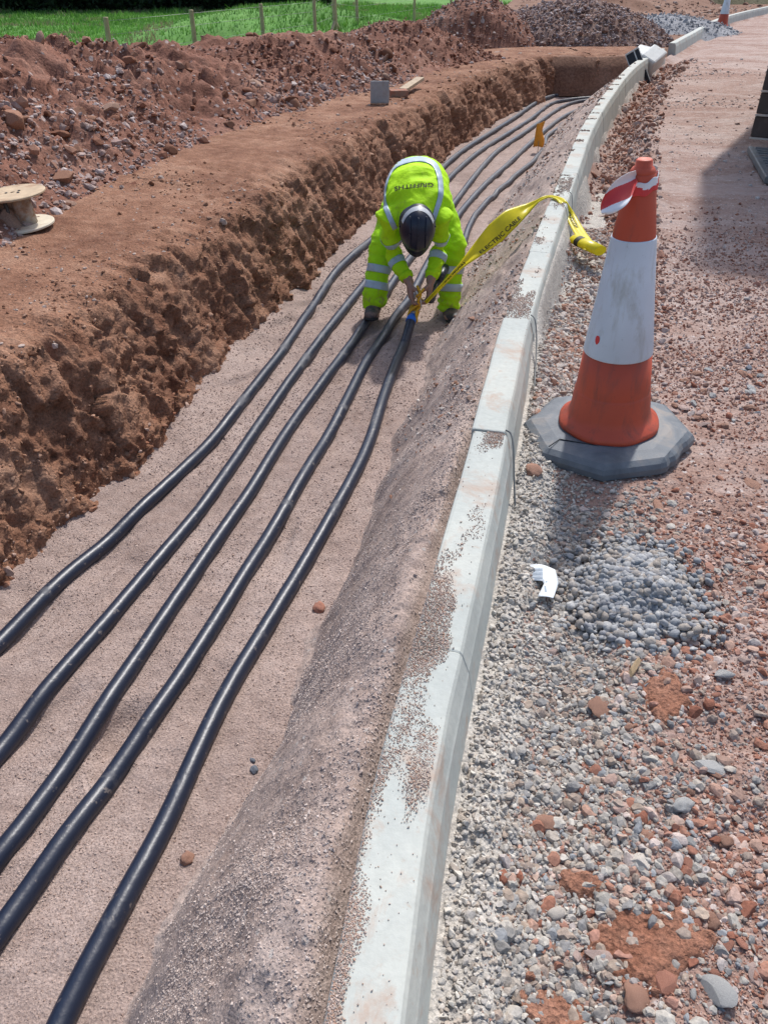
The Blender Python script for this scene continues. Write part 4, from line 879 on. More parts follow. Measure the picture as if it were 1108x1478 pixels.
U = [(995, 920, .024, 'pink', 'flat pinkish slab of stone at the right foot of the gravel mound', (1.1, .9, .5)), (1040, 975, .030, 'grey', 'large pale grey rock near the right edge below the gravel mound', (1, .75, .7)), (1025, 1110, .036, 'grey', 'long flat grey stone in the red gravel near the right edge', (.6, 1.3, .4)),
     (870, 1385, .030, 'pink', 'squarish flat pink stone bedded in red clay near the bottom', (.85, 1.2, .45)), (1035, 1437, .034, 'grey', 'big pale grey stone at the bottom right corner', (1, 1, .6)), (925, 1245, .024, 'cream', 'cream coloured angular stone in the middle of the foreground gravel', (1.1, .8, .5)),
     (870, 1025, .030, 'clay', 'flat tan clod of clay on the gravel below the wood splinter', (1.2, 1.1, .35)), (800, 1320, .022, 'cream', 'pale rounded stone left of the red clay patch', (1, .8, .6)), (1085, 700, .03, 'clay', 'brown stone on the haul road near the right edge', (1.2, .7, .3)),
     (950, 735, .035, 'clay', 'flat dark brown flake of stone on the haul road below the cone', (1.3, .45, .25)), (918, 1440, .026, 'clay', 'brown lump of clay near the bottom edge', (1, 1, .6)), (1078, 533, .026, 'dark', 'bluish stone in the rubble right of the cone near the picture edge', (1, .8, .8)),
     (862, 1115, .018, 'red', 'bright red crumbly stone in the middle of the gravel', (1, 1, .7)), (770, 680, .03, 'clay', 'rounded brown clod under the left edge of the cone base', (1, .9, .8)), (790, 1190, .024, 'clay', 'brown clod beside the pale concrete gravel', (1.1, .9, .6)), (955, 1420, .03, 'red', 'dark red flat stone close to the bottom edge', (1, .8, .5)),
     (1030, 888, .026, 'grey', 'flat grey stone just right of the gravel mound', (1.3, .6, .5)), (1072, 955, .018, 'pink', 'small rounded pink stone at the right picture edge', (1, .9, .7)), (985, 1165, .022, 'grey', 'pale grey lump of coated gravel in the foreground', (1, .9, .8))]
for px, py, s_, kd, lbx, sh in U: rock(px, py, s_*1.0, kd, 'clod3' if kd == 'clay' or 'lump' in lbx else 'ang3', lbx, None, sh)
GL = {'grey': 'loose grey angular stone on the roadside gravel', 'pink': 'loose pinkish angular stone on the roadside gravel', 'red': 'loose red stone on the roadside gravel', 'clay': 'loose brown clod on the roadside gravel'}
for i_ in range(110):
    px = random.uniform(790, 1105); py = random.uniform(780, 1470); f = (px-760)/340
    kd = random.choices(['grey', 'pink', 'red', 'clay'], [1.2-f*.6, .5+f, .2+f*1.2, .3+f*.8])[0]
    rock(px, py, random.uniform(.008, .017), kd, 'clod3' if kd == 'clay' else 'ang3', GL[kd], GL[kd].replace('loose', 'loose')+'s', (1, random.uniform(.6, .95), random.uniform(.5, .75)))
for i_ in range(60):
    px = random.uniform(950, 1105); py = random.uniform(520, 620); kd = random.choice(['grey', 'pink', 'pink', 'clay'])
    rock(px, py, random.uniform(.011, .026), kd, 'clod3' if kd == 'clay' else 'ang3', {'grey': 'grey broken stone in the patch right of the big cone', 'pink': 'pinkish broken stone in the patch right of the big cone', 'clay': 'brown clod in the patch right of the big cone'}[kd], 'broken stones right of the big cone, '+kd, (1, random.uniform(.6, .95), .65))
for px, py, s_, kd, lbx in ((367, 1111, .014, 'dark', 'small dark grey stone on the trench floor at the toe of the slope'), (365, 1098, .010, 'dark', 'smaller dark pebble just above another on the trench floor'), (270, 1240, .02, 'clay', 'brown clod on the trench floor near the bottom of the picture'), (460, 878, .028, 'red', 'small red clod at the toe of the slope'), (470, 922, .022, 'dark', 'dark grey stones stuck in the toe of the slope'), (683, 462, .03, 'clay', 'brown clod beside the worker\'s right-hand boot')):
    rock(px, py, s_, kd, 'clod3', lbx, None, (1, .8, .7), z=-.57)

# clay patches in the gravel (albedo of the soil itself)
def patch(cx, cy, rx, ry, h, mat, label, seed):
    p = at(cx, cy, z=0); g = np.linspace(-1, 1, 70); A, B = np.meshgrid(g, g); X = p.x+A*rx; Y = p.y+B*ry; r = np.hypot(A, B)+.45*fbm(A*2.2, B*2.2, 0, 4, seed)+.1
    Z = gz(X-K(Y), Y)+h*(sm(1.0, .4, r))-.03*sm(.85, 1.15, r)+.007*fbm(X*30, Y*30, 0, 4, seed+1)+.006*ridged(X*60, Y*60, 0, 3, seed+2)*sm(.2, .8, r)
    tag(mesh_np('clay_patch', np.stack([X, Y, Z], -1).reshape(-1, 3), grid_faces(70, 70), mat), label, 'soil', kind='stuff')
M_clay = ground_mat('red_clay', (.24, .10, .06), (.32, .155, .10), (.40, .22, .155), fine=150, big=6, b1=.8, b2=.8)
patch(930, 1355, .12, .09, .010, M_clay, 'patch of smooth red clay showing through the foreground gravel', 201)
patch(960, 1010, .06, .09, .010, M_clay, 'patch of brown clay between the gravel mound and the grey rock', 202)
patch(800, 1440, .07, .06, .008, M_clay, 'small patch of brown clay at the bottom edge', 203)
patch(840, 1265, .05, .045, .008, M_clay, 'small brown clay patch in the middle of the gravel', 204)

# ---------------------------------------------------------------- fence, grass, hedge
M_post = plain('fence_timber', (.40, .33, .20), .85, var=.2, scale=15, bmp=.3); M_fw = plain('galvanised_wire', (.3, .3, .3), .5, metal=.5)
fence_x = [(152, 0), (279, 0), (380, 0), (455, 0), (485, 1), (517, 0), (597, 0), (648, 0), (700, 0)]
tops = []
for i_, (px, st) in enumerate(fence_x):
    r_ = (px-554)/F/1.178; Y_ = (-4-4.667)/(r_-.359); X_ = r_*Y_; zt = .70+(.1 if st else 0); w_ = .055 if st else .038
    fe = empty('fence_post', (X_, Y_, -.6)); 
    V, Fc = lathe([(w_, -.1), (w_, zt+.6-.01), (w_*.8, zt+.6)], 10); mesh_py('post', V, Fc, M_post, False, fe)
    lbx = ['fence post farthest left, rising behind the spoil heap', 'second fence post from the left', 'third fence post from the left', 'thin fence post just left of the thick braced one', 'thick fence post with two sloping timber braces at its foot', 'fence post just right of the thick braced one', 'second fence post from the right', 'fence post at the right end of the visible grass', 'far fence post behind the soil heap'][i_]
    tag(fe, lbx, 'fence post'); fe.rotation_euler = (random.uniform(-.02, .02), random.uniform(-.03, .03), 0); tops.append((X_, Y_, zt))
    if st:
        for sx in (-1, 1):
            d_ = Vector((.359, 1, 0)).normalized()*sx; V, Fc = loft([Vector((0, 0, .85)), d_*1.0+Vector((0, 0, .05))], .035, n=8, dome=False); mesh_py('brace', V, Fc, M_post, False, fe)
wr = empty('fence_wire', (0, 0, 0)); tag(wr, 'thin wires strung between the fence posts above the spoil heap', 'wire')
for h_ in (.05, .22, .45): 
    V, Fc = loft([(x_, y_-.04, z_-h_) for x_, y_, z_ in tops], .0022, n=5, dome=False); mesh_py('strand', V, Fc, M_fw, True, wr)
# grass
n = 230000; X = rng.uniform(-25, 10, n); Y = 9+rng.uniform(0, 1, n)**1.2*40; kp = (X > -.5*Y-1) & (X < .2*Y+.5) & (X-K(np.minimum(Y, 15)) < -4.5-0*X) | ((Y > 16) & (X < .6+.2*(Y-15)+.3) & (X > -.5*Y)); kp &= rng.uniform(0, 1, n) < np.clip(.75+.8*fbm(X*.5, Y*.5, 0, 3, 80), .2, 1); X, Y = X[kp], Y[kp]; n = len(X)
Z = z_field(X, Y); h_ = .035*rng.uniform(.5, 1.4, n)*(1+.05*Y)*(1+1.0*sm(.15, .5, fbm(X*.8, Y*.8, 0, 2, 81))); w_ = .006*(1+.09*Y); a = rng.uniform(0, math.pi, n); ln = rng.normal(0, .4, (n, 2))*h_[:, None]
V = np.empty((n, 3, 3)); V[:, 0] = np.stack([X-np.cos(a)*w_, Y-np.sin(a)*w_, Z-.01], -1); V[:, 1] = np.stack([X+np.cos(a)*w_, Y+np.sin(a)*w_, Z-.01], -1); V[:, 2] = np.stack([X+ln[:, 0], Y+ln[:, 1], Z+h_], -1)
gc = pick([(.11, .28, .035), (.15, .34, .055), (.20, .36, .10), (.08, .22, .025)], n); gc = gc*(1+.35*fbm(X*.3, Y*.3, 0, 3, 82))[:, None]; dry = fbm(X*.7+9, Y*.7, 0, 3, 83) > .33; gc[dry] = pick([(.26, .24, .12), (.2, .2, .1)], int(dry.sum()))
M_leaf, nt, bs = newmat('leaf'); a_n = nt.nodes.new('ShaderNodeAttribute'); a_n.attribute_name = 'col'; nt.links.new(a_n.outputs['Color'], bs.inputs['Base Color']); bs.inputs['Roughness'].default_value = .7
tr = nt.nodes.new('ShaderNodeBsdfTranslucent'); nt.links.new(a_n.outputs['Color'], tr.inputs['Color']); ms = nt.nodes.new('ShaderNodeMixShader'); ms.inputs[0].default_value = .35; nt.links.new(bs.outputs[0], ms.inputs[1]); nt.links.new(tr.outputs[0], ms.inputs[2]); nt.links.new(ms.outputs[0], nt.nodes['Material Output'].inputs[0])
tag(mesh_np('grass', V.reshape(-1, 3), np.arange(n*3).reshape(-1, 3), M_leaf, False, np.repeat(gc, 3, 0)), 'bright green grass in the field behind the fence', 'grass', kind='stuff')
# hedge
hg = empty('hedge', (-10, 43, -.5)); tag(hg, 'dark dense hedge along the far edge of the field, top left', 'hedge')
n = 44000; u = rng.uniform(-19, 7.6, n); hz = rng.uniform(0, 1, n)**.8*3.4; dp = rng.normal(0, .55, n)+.5*fbm(u*.7, hz*.9, 0, 3, 85); topw = 3.0+.5*vn(u*.6, 0, 0, 86); kp = hz < topw; u, hz, dp = u[kp], hz[kp], dp[kp]; n = len(u)
Pc = np.stack([u, dp+.05*u, hz], -1); sz = rng.uniform(.05, .12, n); Rm = rots(n, 1.2); q = np.array([(-1, -.5, 0), (1, -.5, 0), (.9, .5, .1), (-.9, .5, -.1)]); V = np.einsum('nij,kj->nki', Rm, q)*sz[:, None, None]+Pc[:, None]
mesh_np('foliage', V.reshape(-1, 3), np.arange(n*4).reshape(-1, 4), M_leaf, False, np.repeat(pick([(.020, .045, .014), (.030, .06, .018), (.013, .03, .010)], n), 4, 0), parent=hg)
gx, gz_ = np.meshgrid(np.linspace(-19, 7.5, 90), np.linspace(-.2, 2.8, 14)); mesh_np('twig_core', np.stack([gx, .35+.05*gx+.3*fbm(gx, gz_, 0, 3, 87), gz_], -1).reshape(-1, 3), grid_faces(14, 90), plain('twigs', (.02, .018, .012), .9), parent=hg)

# ---------------------------------------------------------------- lorry at the right edge, its ramp lowered
M_steel = plain('dark_brown_panel', (.050, .034, .030), .5, spec=.5, var=.25, scale=5, bmp=.1, dirt=(.12, .09, .08), dirt_amt=.4, dscale=4); M_edge = plain('pale_seam', (.46, .40, .34), .5, var=.15); M_lip = plain('grey_ramp', (.13, .135, .135), .5, var=.2, scale=10, dirt=(.24, .19, .165), dirt_amt=.4); M_tyre = plain('tyre', (.02, .02, .02), .8)
B0 = at(1076, 217, z=.02); LZ = R(-30)
bk = empty('lorry', (B0.x, B0.y, .0), LZ); tag(bk, 'dark brown panelled rear of a tall lorry with a grey ribbed ramp lowered, right edge', 'lorry')
LW, LL, LH = 2.45, 7.0, 4.6
def lb_(nm, c, d, mat, bev=.006): return mesh_py(nm, *box(c[0], c[1], c[2], *d), mat, parent=bk, bevel=bev)
lb_('load_body', (LW/2, LL/2+.10, .95), (LW-.02, LL, .6), M_steel, .02); lb_('upper_body', (LW/2-.17, LL/2+.05, LH/2+.63), (LW+.34, LL+.2, LH-1.26), M_steel, .03)  # unseen upper body, its left overhang added to throw a wider road shadow
lb_('rear_post', (LW-.075, .05, .65), (.15, .10, 1.15), M_steel, .012)
for k_, z0 in enumerate(np.arange(.12, 1.1, .175)): lb_('rear_panel', (LW/2, .055+.004*(k_ % 2), z0+.08), (LW, .06, .158), M_steel, .008)
for z0 in (.115, .29, .465, .64, .99): lb_('seam', (.30, .012, z0), (.60, .024, .013), M_edge, .003)
V, Fc = loft(cr([(.30, .0, .10), (.34, .0, .17), (.36, .0, .34), (.37, .0, .60), (.38, .0, 1.2)], 6), .020, n=10, dome=False); mesh_py('guide_rail', V, Fc, M_edge, True, bk)
V, Fc = box(0, 0, 0, 2.3, 1.15, .05); V = V+[1.16, -.60, .035]; V[(V[:, 0] < .1) & (V[:, 1] < -1), 0] += .30; mesh_py('ramp', V, Fc, M_lip, parent=bk, bevel=.008)
for k_ in range(11): lb_('ramp_rib', (1.18+.013*k_, -.10-.10*k_, .064), (2.2-.026*k_, .03, .012), M_lip, .004)
lb_('chassis', (LW/2, LL/2+.3, .62), (.9, LL-.5, .24), M_steel)
for (x_, y_) in ((.28, 1.3), (LW-.28, 1.3), (.28, 2.4), (LW-.28, 2.4), (.28, 6.6), (LW-.28, 6.6)):
    V, Fc = lathe([(.18, -.14), (.44, -.13), (.48, -.09), (.48, .09), (.44, .13), (.18, .14)], 36); V = V[:, [2, 1, 0]]+[x_, y_, .48]; mesh_py('wheel', V, Fc, M_tyre, True, bk)
# ---------------------------------------------------------------- the worker
def blob(name, parts, mat, voxel, smooth_it, parent, disp=None):
    V, Fc = merge(parts); o = mesh_py(name, V, Fc, mat, True, parent)
    m = o.modifiers.new('r', 'REMESH'); m.mode = 'VOXEL'; m.voxel_size = voxel; m.use_smooth_shade = True
    if smooth_it: s = o.modifiers.new('s', 'SMOOTH'); s.iterations = smooth_it; s.factor = .5
    bake(o); me = o.data; n = len(me.vertices); c = np.empty(n*3, np.float32); me.vertices.foreach_get('co', c); c = c.reshape(-1, 3)
    if disp is not None:
        nr = np.empty(n*3, np.float32); me.vertices.foreach_get('normal', nr); nr = nr.reshape(-1, 3); c = c+nr*disp(c)[:, None]; me.vertices.foreach_set('co', c.astype(np.float32).ravel()); me.update()
    if not me.materials: me.materials.append(mat)
    for p_ in me.polygons: p_.use_smooth = True
    return o
def fabric(name, col, mud=False):
    m, nt, bs = newmat(name); v = coord(nt); n1 = noise(nt, 6, 5, .6, v); n2 = noise(nt, 16, 7, .7, v)
    c = mix(nt, 1.0, col, ramp(nt, n1, [(.3, .86), (.7, 1.1)]), 'MULTIPLY'); c = mix(nt, ramp(nt, n2, [(.54, 0.0), (.72, .45)]), c, (.24, .26, .06))
    if mud:   # dried mud on the lower legs
        sx = nt.nodes.new('ShaderNodeSeparateXYZ'); nt.links.new(v, sx.inputs[0]); mr = nt.nodes.new('ShaderNodeMapRange'); mr.inputs['From Min'].default_value = .36; mr.inputs['From Max'].default_value = .05; mr.inputs['To Max'].default_value = .10; nt.links.new(sx.outputs['Z'], mr.inputs['Value'])
        ad = nt.nodes.new('ShaderNodeMath'); nt.links.new(mr.outputs[0], ad.inputs[0]); nt.links.new(noise(nt, 20, 7, .72, v), ad.inputs[1]); c = mix(nt, ramp(nt, ad.outputs[0], [(.60, 0.0), (.72, .7)]), c, (.30, .20, .12))
    nt.links.new(c, bs.inputs['Base Color']); bs.inputs['Roughness'].default_value = .75; bs.inputs['Specular IOR Level'].default_value = .2
    bump(nt, bs, [(noise(nt, 22, 4, .6, v), .5, .012), (noise(nt, 700, 2, .5, v), .15, .001)]); return m
M_hv = fabric('hi_vis_cloth', (.47, .82, .012)); M_hv2 = fabric('hi_vis_trousers', (.40, .76, .012), True)
M_refl = plain('reflective_strip', (.40, .50, .56), .35, var=.12, bmp=.1); M_skin = plain('skin', (.33, .185, .135), .5, var=.12, bmp=.1)
M_boot = plain('boot_leather', (.045, .045, .048), .55, var=.3, dirt=(.22, .15, .12), dirt_amt=.45, dscale=14); M_sole = plain('boot_sole', (.02, .02, .02), .7); M_helm = plain('navy_helmet', (.006, .010, .026), .38, spec=.5, var=.1)
M_hair = plain('dark_collar', (.015, .018, .03), .8); M_grey = plain('helmet_band', (.45, .47, .49), .5, var=.15)
wk = empty('person', (.2, 4.98, -.56)); wk.rotation_euler = (0, 0, 0); OFF = np.array([.2, 4.98, -.56])
tag(wk, 'worker in lime hi-vis jacket and trousers and navy helmet, bending to rope a cable end', 'person')
def L3(*p): return np.array(p, float)-OFF
pel, wai, che, upc, nkb = L3(.215, 5.16, .17), L3(.21, 5.02, .235), L3(.20, 4.86, .215), L3(.19, 4.71, .14), L3(.185, 4.62, .09)
shl, shr = L3(.025, 4.68, .085), L3(.335, 4.68, .085)
ell, elr = L3(.058, 4.78, -.145), L3(.335, 4.78, -.13)
wrl, wrr = L3(.155, 4.625, -.268), L3(.283, 4.63, -.262)
hil, hir = L3(.115, 5.12, .11), L3(.315, 5.12, .11)
knl, knr = L3(-.008, 4.93, -.15), L3(.435, 4.95, -.15)
anl, anr = L3(-.062, 4.82, -.440), L3(.422, 4.855, -.470)
hc = L3(.188, 4.465, .103)
# hands
def hand(w, inward, spread):
    """palm and five fingers closing towards `inward`"""
    parts = []; d = np.array([inward*.10, -.42, -.90]); d /= np.linalg.norm(d); i_ = np.array([inward, .0, .0]); i_ -= d*(i_@d); i_ /= np.linalg.norm(i_); p_ = np.cross(d, i_); p_ *= -1 if p_[1] > 0 else 1
    k0 = w+d*.085
    for q, off in enumerate((-.035, -.012, .012, .035)):   # metacarpals fill the palm
        parts.append(loft([w+p_*off*.5, w+d*.045+p_*off*.85, k0+p_*off], [.021, .020, .0155], n=10))
    ln = [.046, .052, .048, .038]
    for q, off in enumerate((.036, .012, -.012, -.036)):
        k_ = k0+p_*off*1.02; l_ = ln[q]; c1 = .25+.08*q
        d1 = d*math.cos(c1)+i_*math.sin(c1); a_ = k_+d1*l_; d2 = d*math.cos(1.45)+i_*math.sin(1.45); b_ = a_+d2*l_*.66; d3 = d*math.cos(2.45)+i_*math.sin(2.45); c_ = b_+d3*l_*.5
        parts.append(loft([k_, k_+d1*l_*.5, a_, b_, c_], [.0130, .0115, .0112, .0102, .0085], n=10))
    tb = w+d*.022+p_*.024; t1 = tb+(d*.55+p_*.55+i_*.5)*.040; t2 = t1+(d*.75+i_*.75)*.028; t3 = t2+(d*.7+i_*.55-p_*.2)*.020
    parts.append(loft([tb, t1, t2, t3], [.017, .0135, .0125, .010], n=10)); return parts
zax = (0, 0, 1)
parts = [loft([pel, wai, che, upc, nkb], [.13, .135, .15, .135, .075], [.085, .085, .092, .08, .065], n=24),
         loft([nkb, nkb*.4+hc*.6, hc], [.062, .058, .06], n=16)]
# head: skull, jaw, brow, nose, ears, looking down at the work
Fd = np.array([0, .12, -.99]); Cd = np.array([0, -.99, -.12]); Sd = np.array([1., 0, 0])
def ell_(c, r, ax=(Sd, Fd, Cd), n=20):
    V = []; m = 14
    for a in range(m+1):
        th = math.pi*a/m
        for b in range(n):
            ph = 2*math.pi*b/n; V.append(c+ax[0]*r[0]*math.sin(th)*math.cos(ph)+ax[1]*r[1]*math.sin(th)*math.sin(ph)+ax[2]*r[2]*math.cos(th))
    V = np.array(V); return V, grid_faces(m+1, n, True).tolist()
H = lambda s, f, c: hc+Sd*s+Fd*f+Cd*c
parts += [ell_(H(0, 0, .03), (.075, .095, .095)), ell_(H(0, .035, -.055), (.058, .06, .065)), ell_(H(0, .075, -.095), (.03, .028, .022)), ell_(H(0, .098, -.030), (.012, .020, .024)), ell_(H(0, .082, -.066), (.026, .012, .012)),
          ell_(H(0, .080, .008), (.055, .018, .012)), ell_(H(.077, -.005, -.025), (.010, .018, .030)), ell_(H(-.077, -.005, -.025), (.010, .018, .030)), ell_(H(.03, .080, -.012), (.014, .012, .010)), ell_(H(-.03, .080, -.012), (.014, .012, .010))]
for sh, el, wr, inw in ((shl, ell, wrl, 1), (shr, elr, wrr, -1)):
    parts.append(loft([upc*.35+sh*.65, sh, sh*.5+el*.5, el, el*.5+wr*.5, wr], [.045, .04, .038, .036, .035, .029], n=16)); parts += hand(wr, inw, 0)
for hi, kn, an in ((hil, knl, anl), (hir, knr, anr)):
    parts.append(loft([pel*.3+hi*.7, hi, hi*.5+kn*.5, kn, kn*.5+an*.5, an, an+np.array([0, 0, -.05])], [.09, .088, .075, .058, .052, .04, .038], n=16))
    parts.append(loft([an+np.array([0, .03, -.05]), an+np.array([0, -.13, -.065])], [.038, .036], [.03, .02], n=12))
body = blob('body', parts, M_skin, .0055, 3, wk)
# trousers
def trouser_disp(c):
    z = c[:, 2]; return .010*fbm(c[:, 0]*9, c[:, 1]*9, z*9, 3, 301)+.012*ridged(c[:, 0]*9+z*6, c[:, 1]*8, z*13, 2, 302)-.006+.006*ridged(c[:, 0]*7, c[:, 1]*7, z*24, 2, 303)*sm(.30, .05, z)+.006*np.sin(z*95+6*vn(c[:, 0]*6, c[:, 1]*6, z*4, 5))*sm(.22, .06, z)
parts = [loft([wai*.3+pel*.7, pel, pel+np.array([0, .01, -.06])], [.165, .175, .16], [.125, .13, .12], n=28)]
for hi, kn, an, sx in ((hil, knl, anl, -1), (hir, knr, anr, 1)):
    parts.append(loft([hi*.8+pel*.2, hi, hi*.5+kn*.5+np.array([sx*.006, 0, 0]), kn+np.array([sx*.005, -.01, .0]), kn*.5+an*.5, an+np.array([0, 0, .03]), an+np.array([0, -.010, -.052])], [.105, .108, .096, .082, .077, .080, .074], n=24, dome=False))
trou = blob('trousers', parts, M_hv2, .0075, 4, wk, trouser_disp)
# jacket
def jacket_disp(c):
    x, y, z = c[:, 0], c[:, 1], c[:, 2]; arm = sm(.60, .48, z)
    return .008*fbm(x*7, y*7, z*7, 3, 311)+arm*(.011*ridged(x*9+z*4, y*7, z*17, 2, 312))+(1-arm)*(.010*ridged(x*4+y*5, y*12+2*vn(x*5, y*5, z*5, 3), z*5, 2, 313)+.005*ridged(x*13, y*10, z*8, 2, 314))-.006
parts = [loft([pel*.75+wai*.25, wai, che, upc*.8+che*.2, upc*.35+nkb*.65], [.168, .178, .198, .195, .105], [.125, .128, .138, .125, .085], n=32)]
for sh, el, wr in ((shl, ell, wrl), (shr, elr, wrr)):
    parts.append(loft([upc*.45+sh*.55+np.array([0, .03, .01]), sh+np.array([0, 0, .005]), sh*.5+el*.5, el, el*.45+wr*.55, wr*.80+el*.20], [.085, .080, .066, .058, .052, .043], n=20))
jack = blob('jacket', parts, M_hv, .0075, 4, wk, jacket_disp)
# cuffs and collar
for el, wr in ((ell, wrl), (elr, wrr)):
    d_ = (wr-el)/np.linalg.norm(wr-el); V, Fc = loft([wr-d_*.058, wr-d_*.030], [.047, .041], n=24, dome=False); mesh_py('cuff', V, Fc, M_hv, True, wk)
V, Fc = loft([nkb*.8+upc*.2, nkb*.8+hc*.2, nkb*.5+hc*.5], [.098, .100, .092], [.088, .094, .088], n=28, dome=False); mesh_py('collar', V, Fc, M_hair, True, wk)
# surfaces for the strips
def bvh(o):
    me = o.data; n = len(me.vertices); c = np.empty(n*3, np.float32); me.vertices.foreach_get('co', c); c = c.reshape(-1, 3); return BVHTree.FromPolygons([Vector(v) for v in c.tolist()], [tuple(p.vertices) for p in me.polygons])
BJ, BT = bvh(jack), bvh(trou)
def band(name, bv, a, b, f, half, R0, tilt=0, label=None):
    """a reflective band lying on the cloth round a limb"""
    a = Vector(a); b = Vector(b); T = (b-a).normalized(); c = a.lerp(b, f); ref = Vector((0, 1, .1)).normalized(); S = T.cross(ref).normalized(); U = S.cross(T); n = 56; V = []; ok = True
    for s_ in np.linspace(-half, half, 6):
        row = []
        for k_ in range(n):
            an_ = 2*math.pi*k_/n; d_ = S*math.cos(an_)+U*math.sin(an_); o_ = c+T*(s_+tilt*math.cos(an_)*.0)
            h = bv.ray_cast(o_+d_*R0, -d_, R0); row.append((h[0]-o_).length if h[0] is not None else None)
        good = [r_ for r_ in row if r_ is not None]; md = float(np.median(good)) if good else .07
        row = [md if r_ is None or r_ > md*1.5 or r_ < md*.5 else r_ for r_ in row]; row = [(row[k_-1]+row[k_]*2+row[(k_+1) % n])/4 for k_ in range(n)]
        for k_ in range(n):
            an_ = 2*math.pi*k_/n; d_ = S*math.cos(an_)+U*math.sin(an_); V.append(c+T*s_+d_*(row[k_]+.0035))
    o = mesh_py(name, [v[:] for v in V], grid_faces(6, n, True).tolist(), M_refl, True, wk); solid(o, .0015); return o
for bv, a, b, fs, R0 in ((BJ, shl, ell, (.62,), .13), (BJ, ell, wrl, (.30,), .11), (BJ, shr, elr, (.60,), .13), (BJ, elr, wrr, (.22,), .11), (BT, knl, anl, (.42, .74), .14), (BT, knr, anr, (.42, .74), .14)):
    for f_ in fs: band('reflective_band', bv, a, b, f_, .022 if bv is BJ else .023, R0)
CAMV = Vector((0, 0, CAMH)); OV = Vector(OFF)
def on_cloth(px, py, bv, off=.004):
    d = (at(px, py, Y=4.6)-CAMV).normalized(); h = bv.ray_cast(CAMV-OV, d)
    return None if h[0] is None else h[0]+h[1]*off
def cam_strip(name, path, halfw, bv, n=8, off=.004):
    P = cr([(x_, y_, 0) for x_, y_ in path], n)[:, :2]; T = np.gradient(P, axis=0); T /= np.linalg.norm(T, axis=1)[:, None]; Nn = np.stack([-T[:, 1], T[:, 0]], 1); V = []; idx = {}; Fc = []
    for i_ in range(len(P)):
        for j_, s_ in enumerate(np.linspace(-1, 1, 6)):
            q = P[i_]+Nn[i_]*halfw*s_; h = on_cloth(q[0], q[1], bv, off)
            if h is not None: idx[(i_, j_)] = len(V); V.append(h[:])
    for i_ in range(len(P)-1):
        for j_ in range(5):
            k_ = [(i_, j_), (i_, j_+1), (i_+1, j_+1), (i_+1, j_)]
            if all(q in idx for q in k_):
                f_ = [idx[q] for q in k_]; c_ = [Vector(V[q]) for q in f_]
                if max((c_[0]-c_[2]).length, (c_[1]-c_[3]).length) < .09: Fc.append(f_)
    o = mesh_py(name, V, Fc, M_refl, True, wk); solid(o, .0015); return o
z_ = lambda x_, y_: (500+x_/4.927, 200+y_/4.927)
cam_strip('reflective_yoke', [z_(345, 640), z_(300, 545), z_(264, 430), z_(282, 300), z_(335, 205), z_(430, 162), z_(530, 150), z_(615, 182), z_(655, 260), z_(668, 390), z_(640, 500), z_(612, 590)], 3.6, BJ)
# company name across the shoulders, upside down to the viewer
V, Fc = text_mesh('GRIFFITHS', 1.0); w_t = V[:, 0].max()-V[:, 0].min(); V2 = []
for x_, y_, _ in V:
    u = -x_/w_t; px, py = 597.0+u*56, 269+4.5*(4*u*u-.3)*.35-u*5.5+y_*6.0; h = on_cloth(px, py, BJ, .0025); V2.append(h[:] if h is not None else (0, 0, 0))
mesh_py('back_lettering', V2, Fc, M_ink, False, wk)
# pocket flaps on the thighs
for (x_, y_) in ((z_(225, 740)), (z_(800, 560))):
    pass
# helmet
def helmet():
    V = []; m = 16; n = 48
    for a in range(m+1):
        th = math.pi*.5*a/m; s_ = math.sin(th); c_ = math.cos(th)
        for b in range(n):
            ph = 2*math.pi*b/n; rx, ry = .097, .127; rim = 1+(.06 if a == m else 0)
            sx = math.cos(ph)*s_**.9*rim; fy = math.sin(ph)*s_**.9*rim; rid = .004*math.exp(-(sx/.16)**2)*(c_ > .2)
            pk = .040*max(0, math.sin(ph))**3*sm(m-2, m, a)
            V.append(H(sx*rx, fy*ry+float(pk), .012+c_*.118+rid-.004*(a == m)+0))
    for b in range(n):
        ph = 2*math.pi*b/n; pk = .038*max(0, math.sin(ph))**3; V.append(H(math.cos(ph)*.096, math.sin(ph)*.126+pk, .004))
    return V, grid_faces(m+2, n, True).tolist()
hm = mesh_py('helmet', *helmet(), M_helm, True, wk)
for sx in (-.045, 0, .045):   # moulded ridges
    P = [H(sx, f_, .016+.120*math.sqrt(max(0, 1-(sx/.097)**2-(f_/.127)**2))) for f_ in np.linspace(-.088, .088, 16)]; V, Fc = loft(P, .0055, n=8, dome=True); mesh_py('helmet_ridge', V, Fc, M_helm, True, hm)
V, Fc = ell_(H(0, 0, .0), (.1, .1, .1)); band_ = []
for a in np.linspace(math.pi*1.12, math.pi*1.88, 24):   # pale strip round the back of the helmet
    for c_ in (.028, .040, .052, .064):
        k_ = math.sqrt(1-((c_-.012)/.118)**2); band_.append(H(math.cos(a)*(.0985*k_**.9), math.sin(a)*(.1288*k_**.9), c_))
o = mesh_py('helmet_strip', band_, grid_faces(24, 4).tolist(), M_grey, True, hm)
for s_ in (-1, 1):   # ear cups / strap
    P = [H(s_*.101, -.01, .02), H(s_*.092, .0, -.03), H(s_*.06, .045, -.09)]; V, Fc = loft(cr(P, 5), .004, n=6, dome=False); mesh_py('chin_strap', V, Fc, M_hair, True, hm)
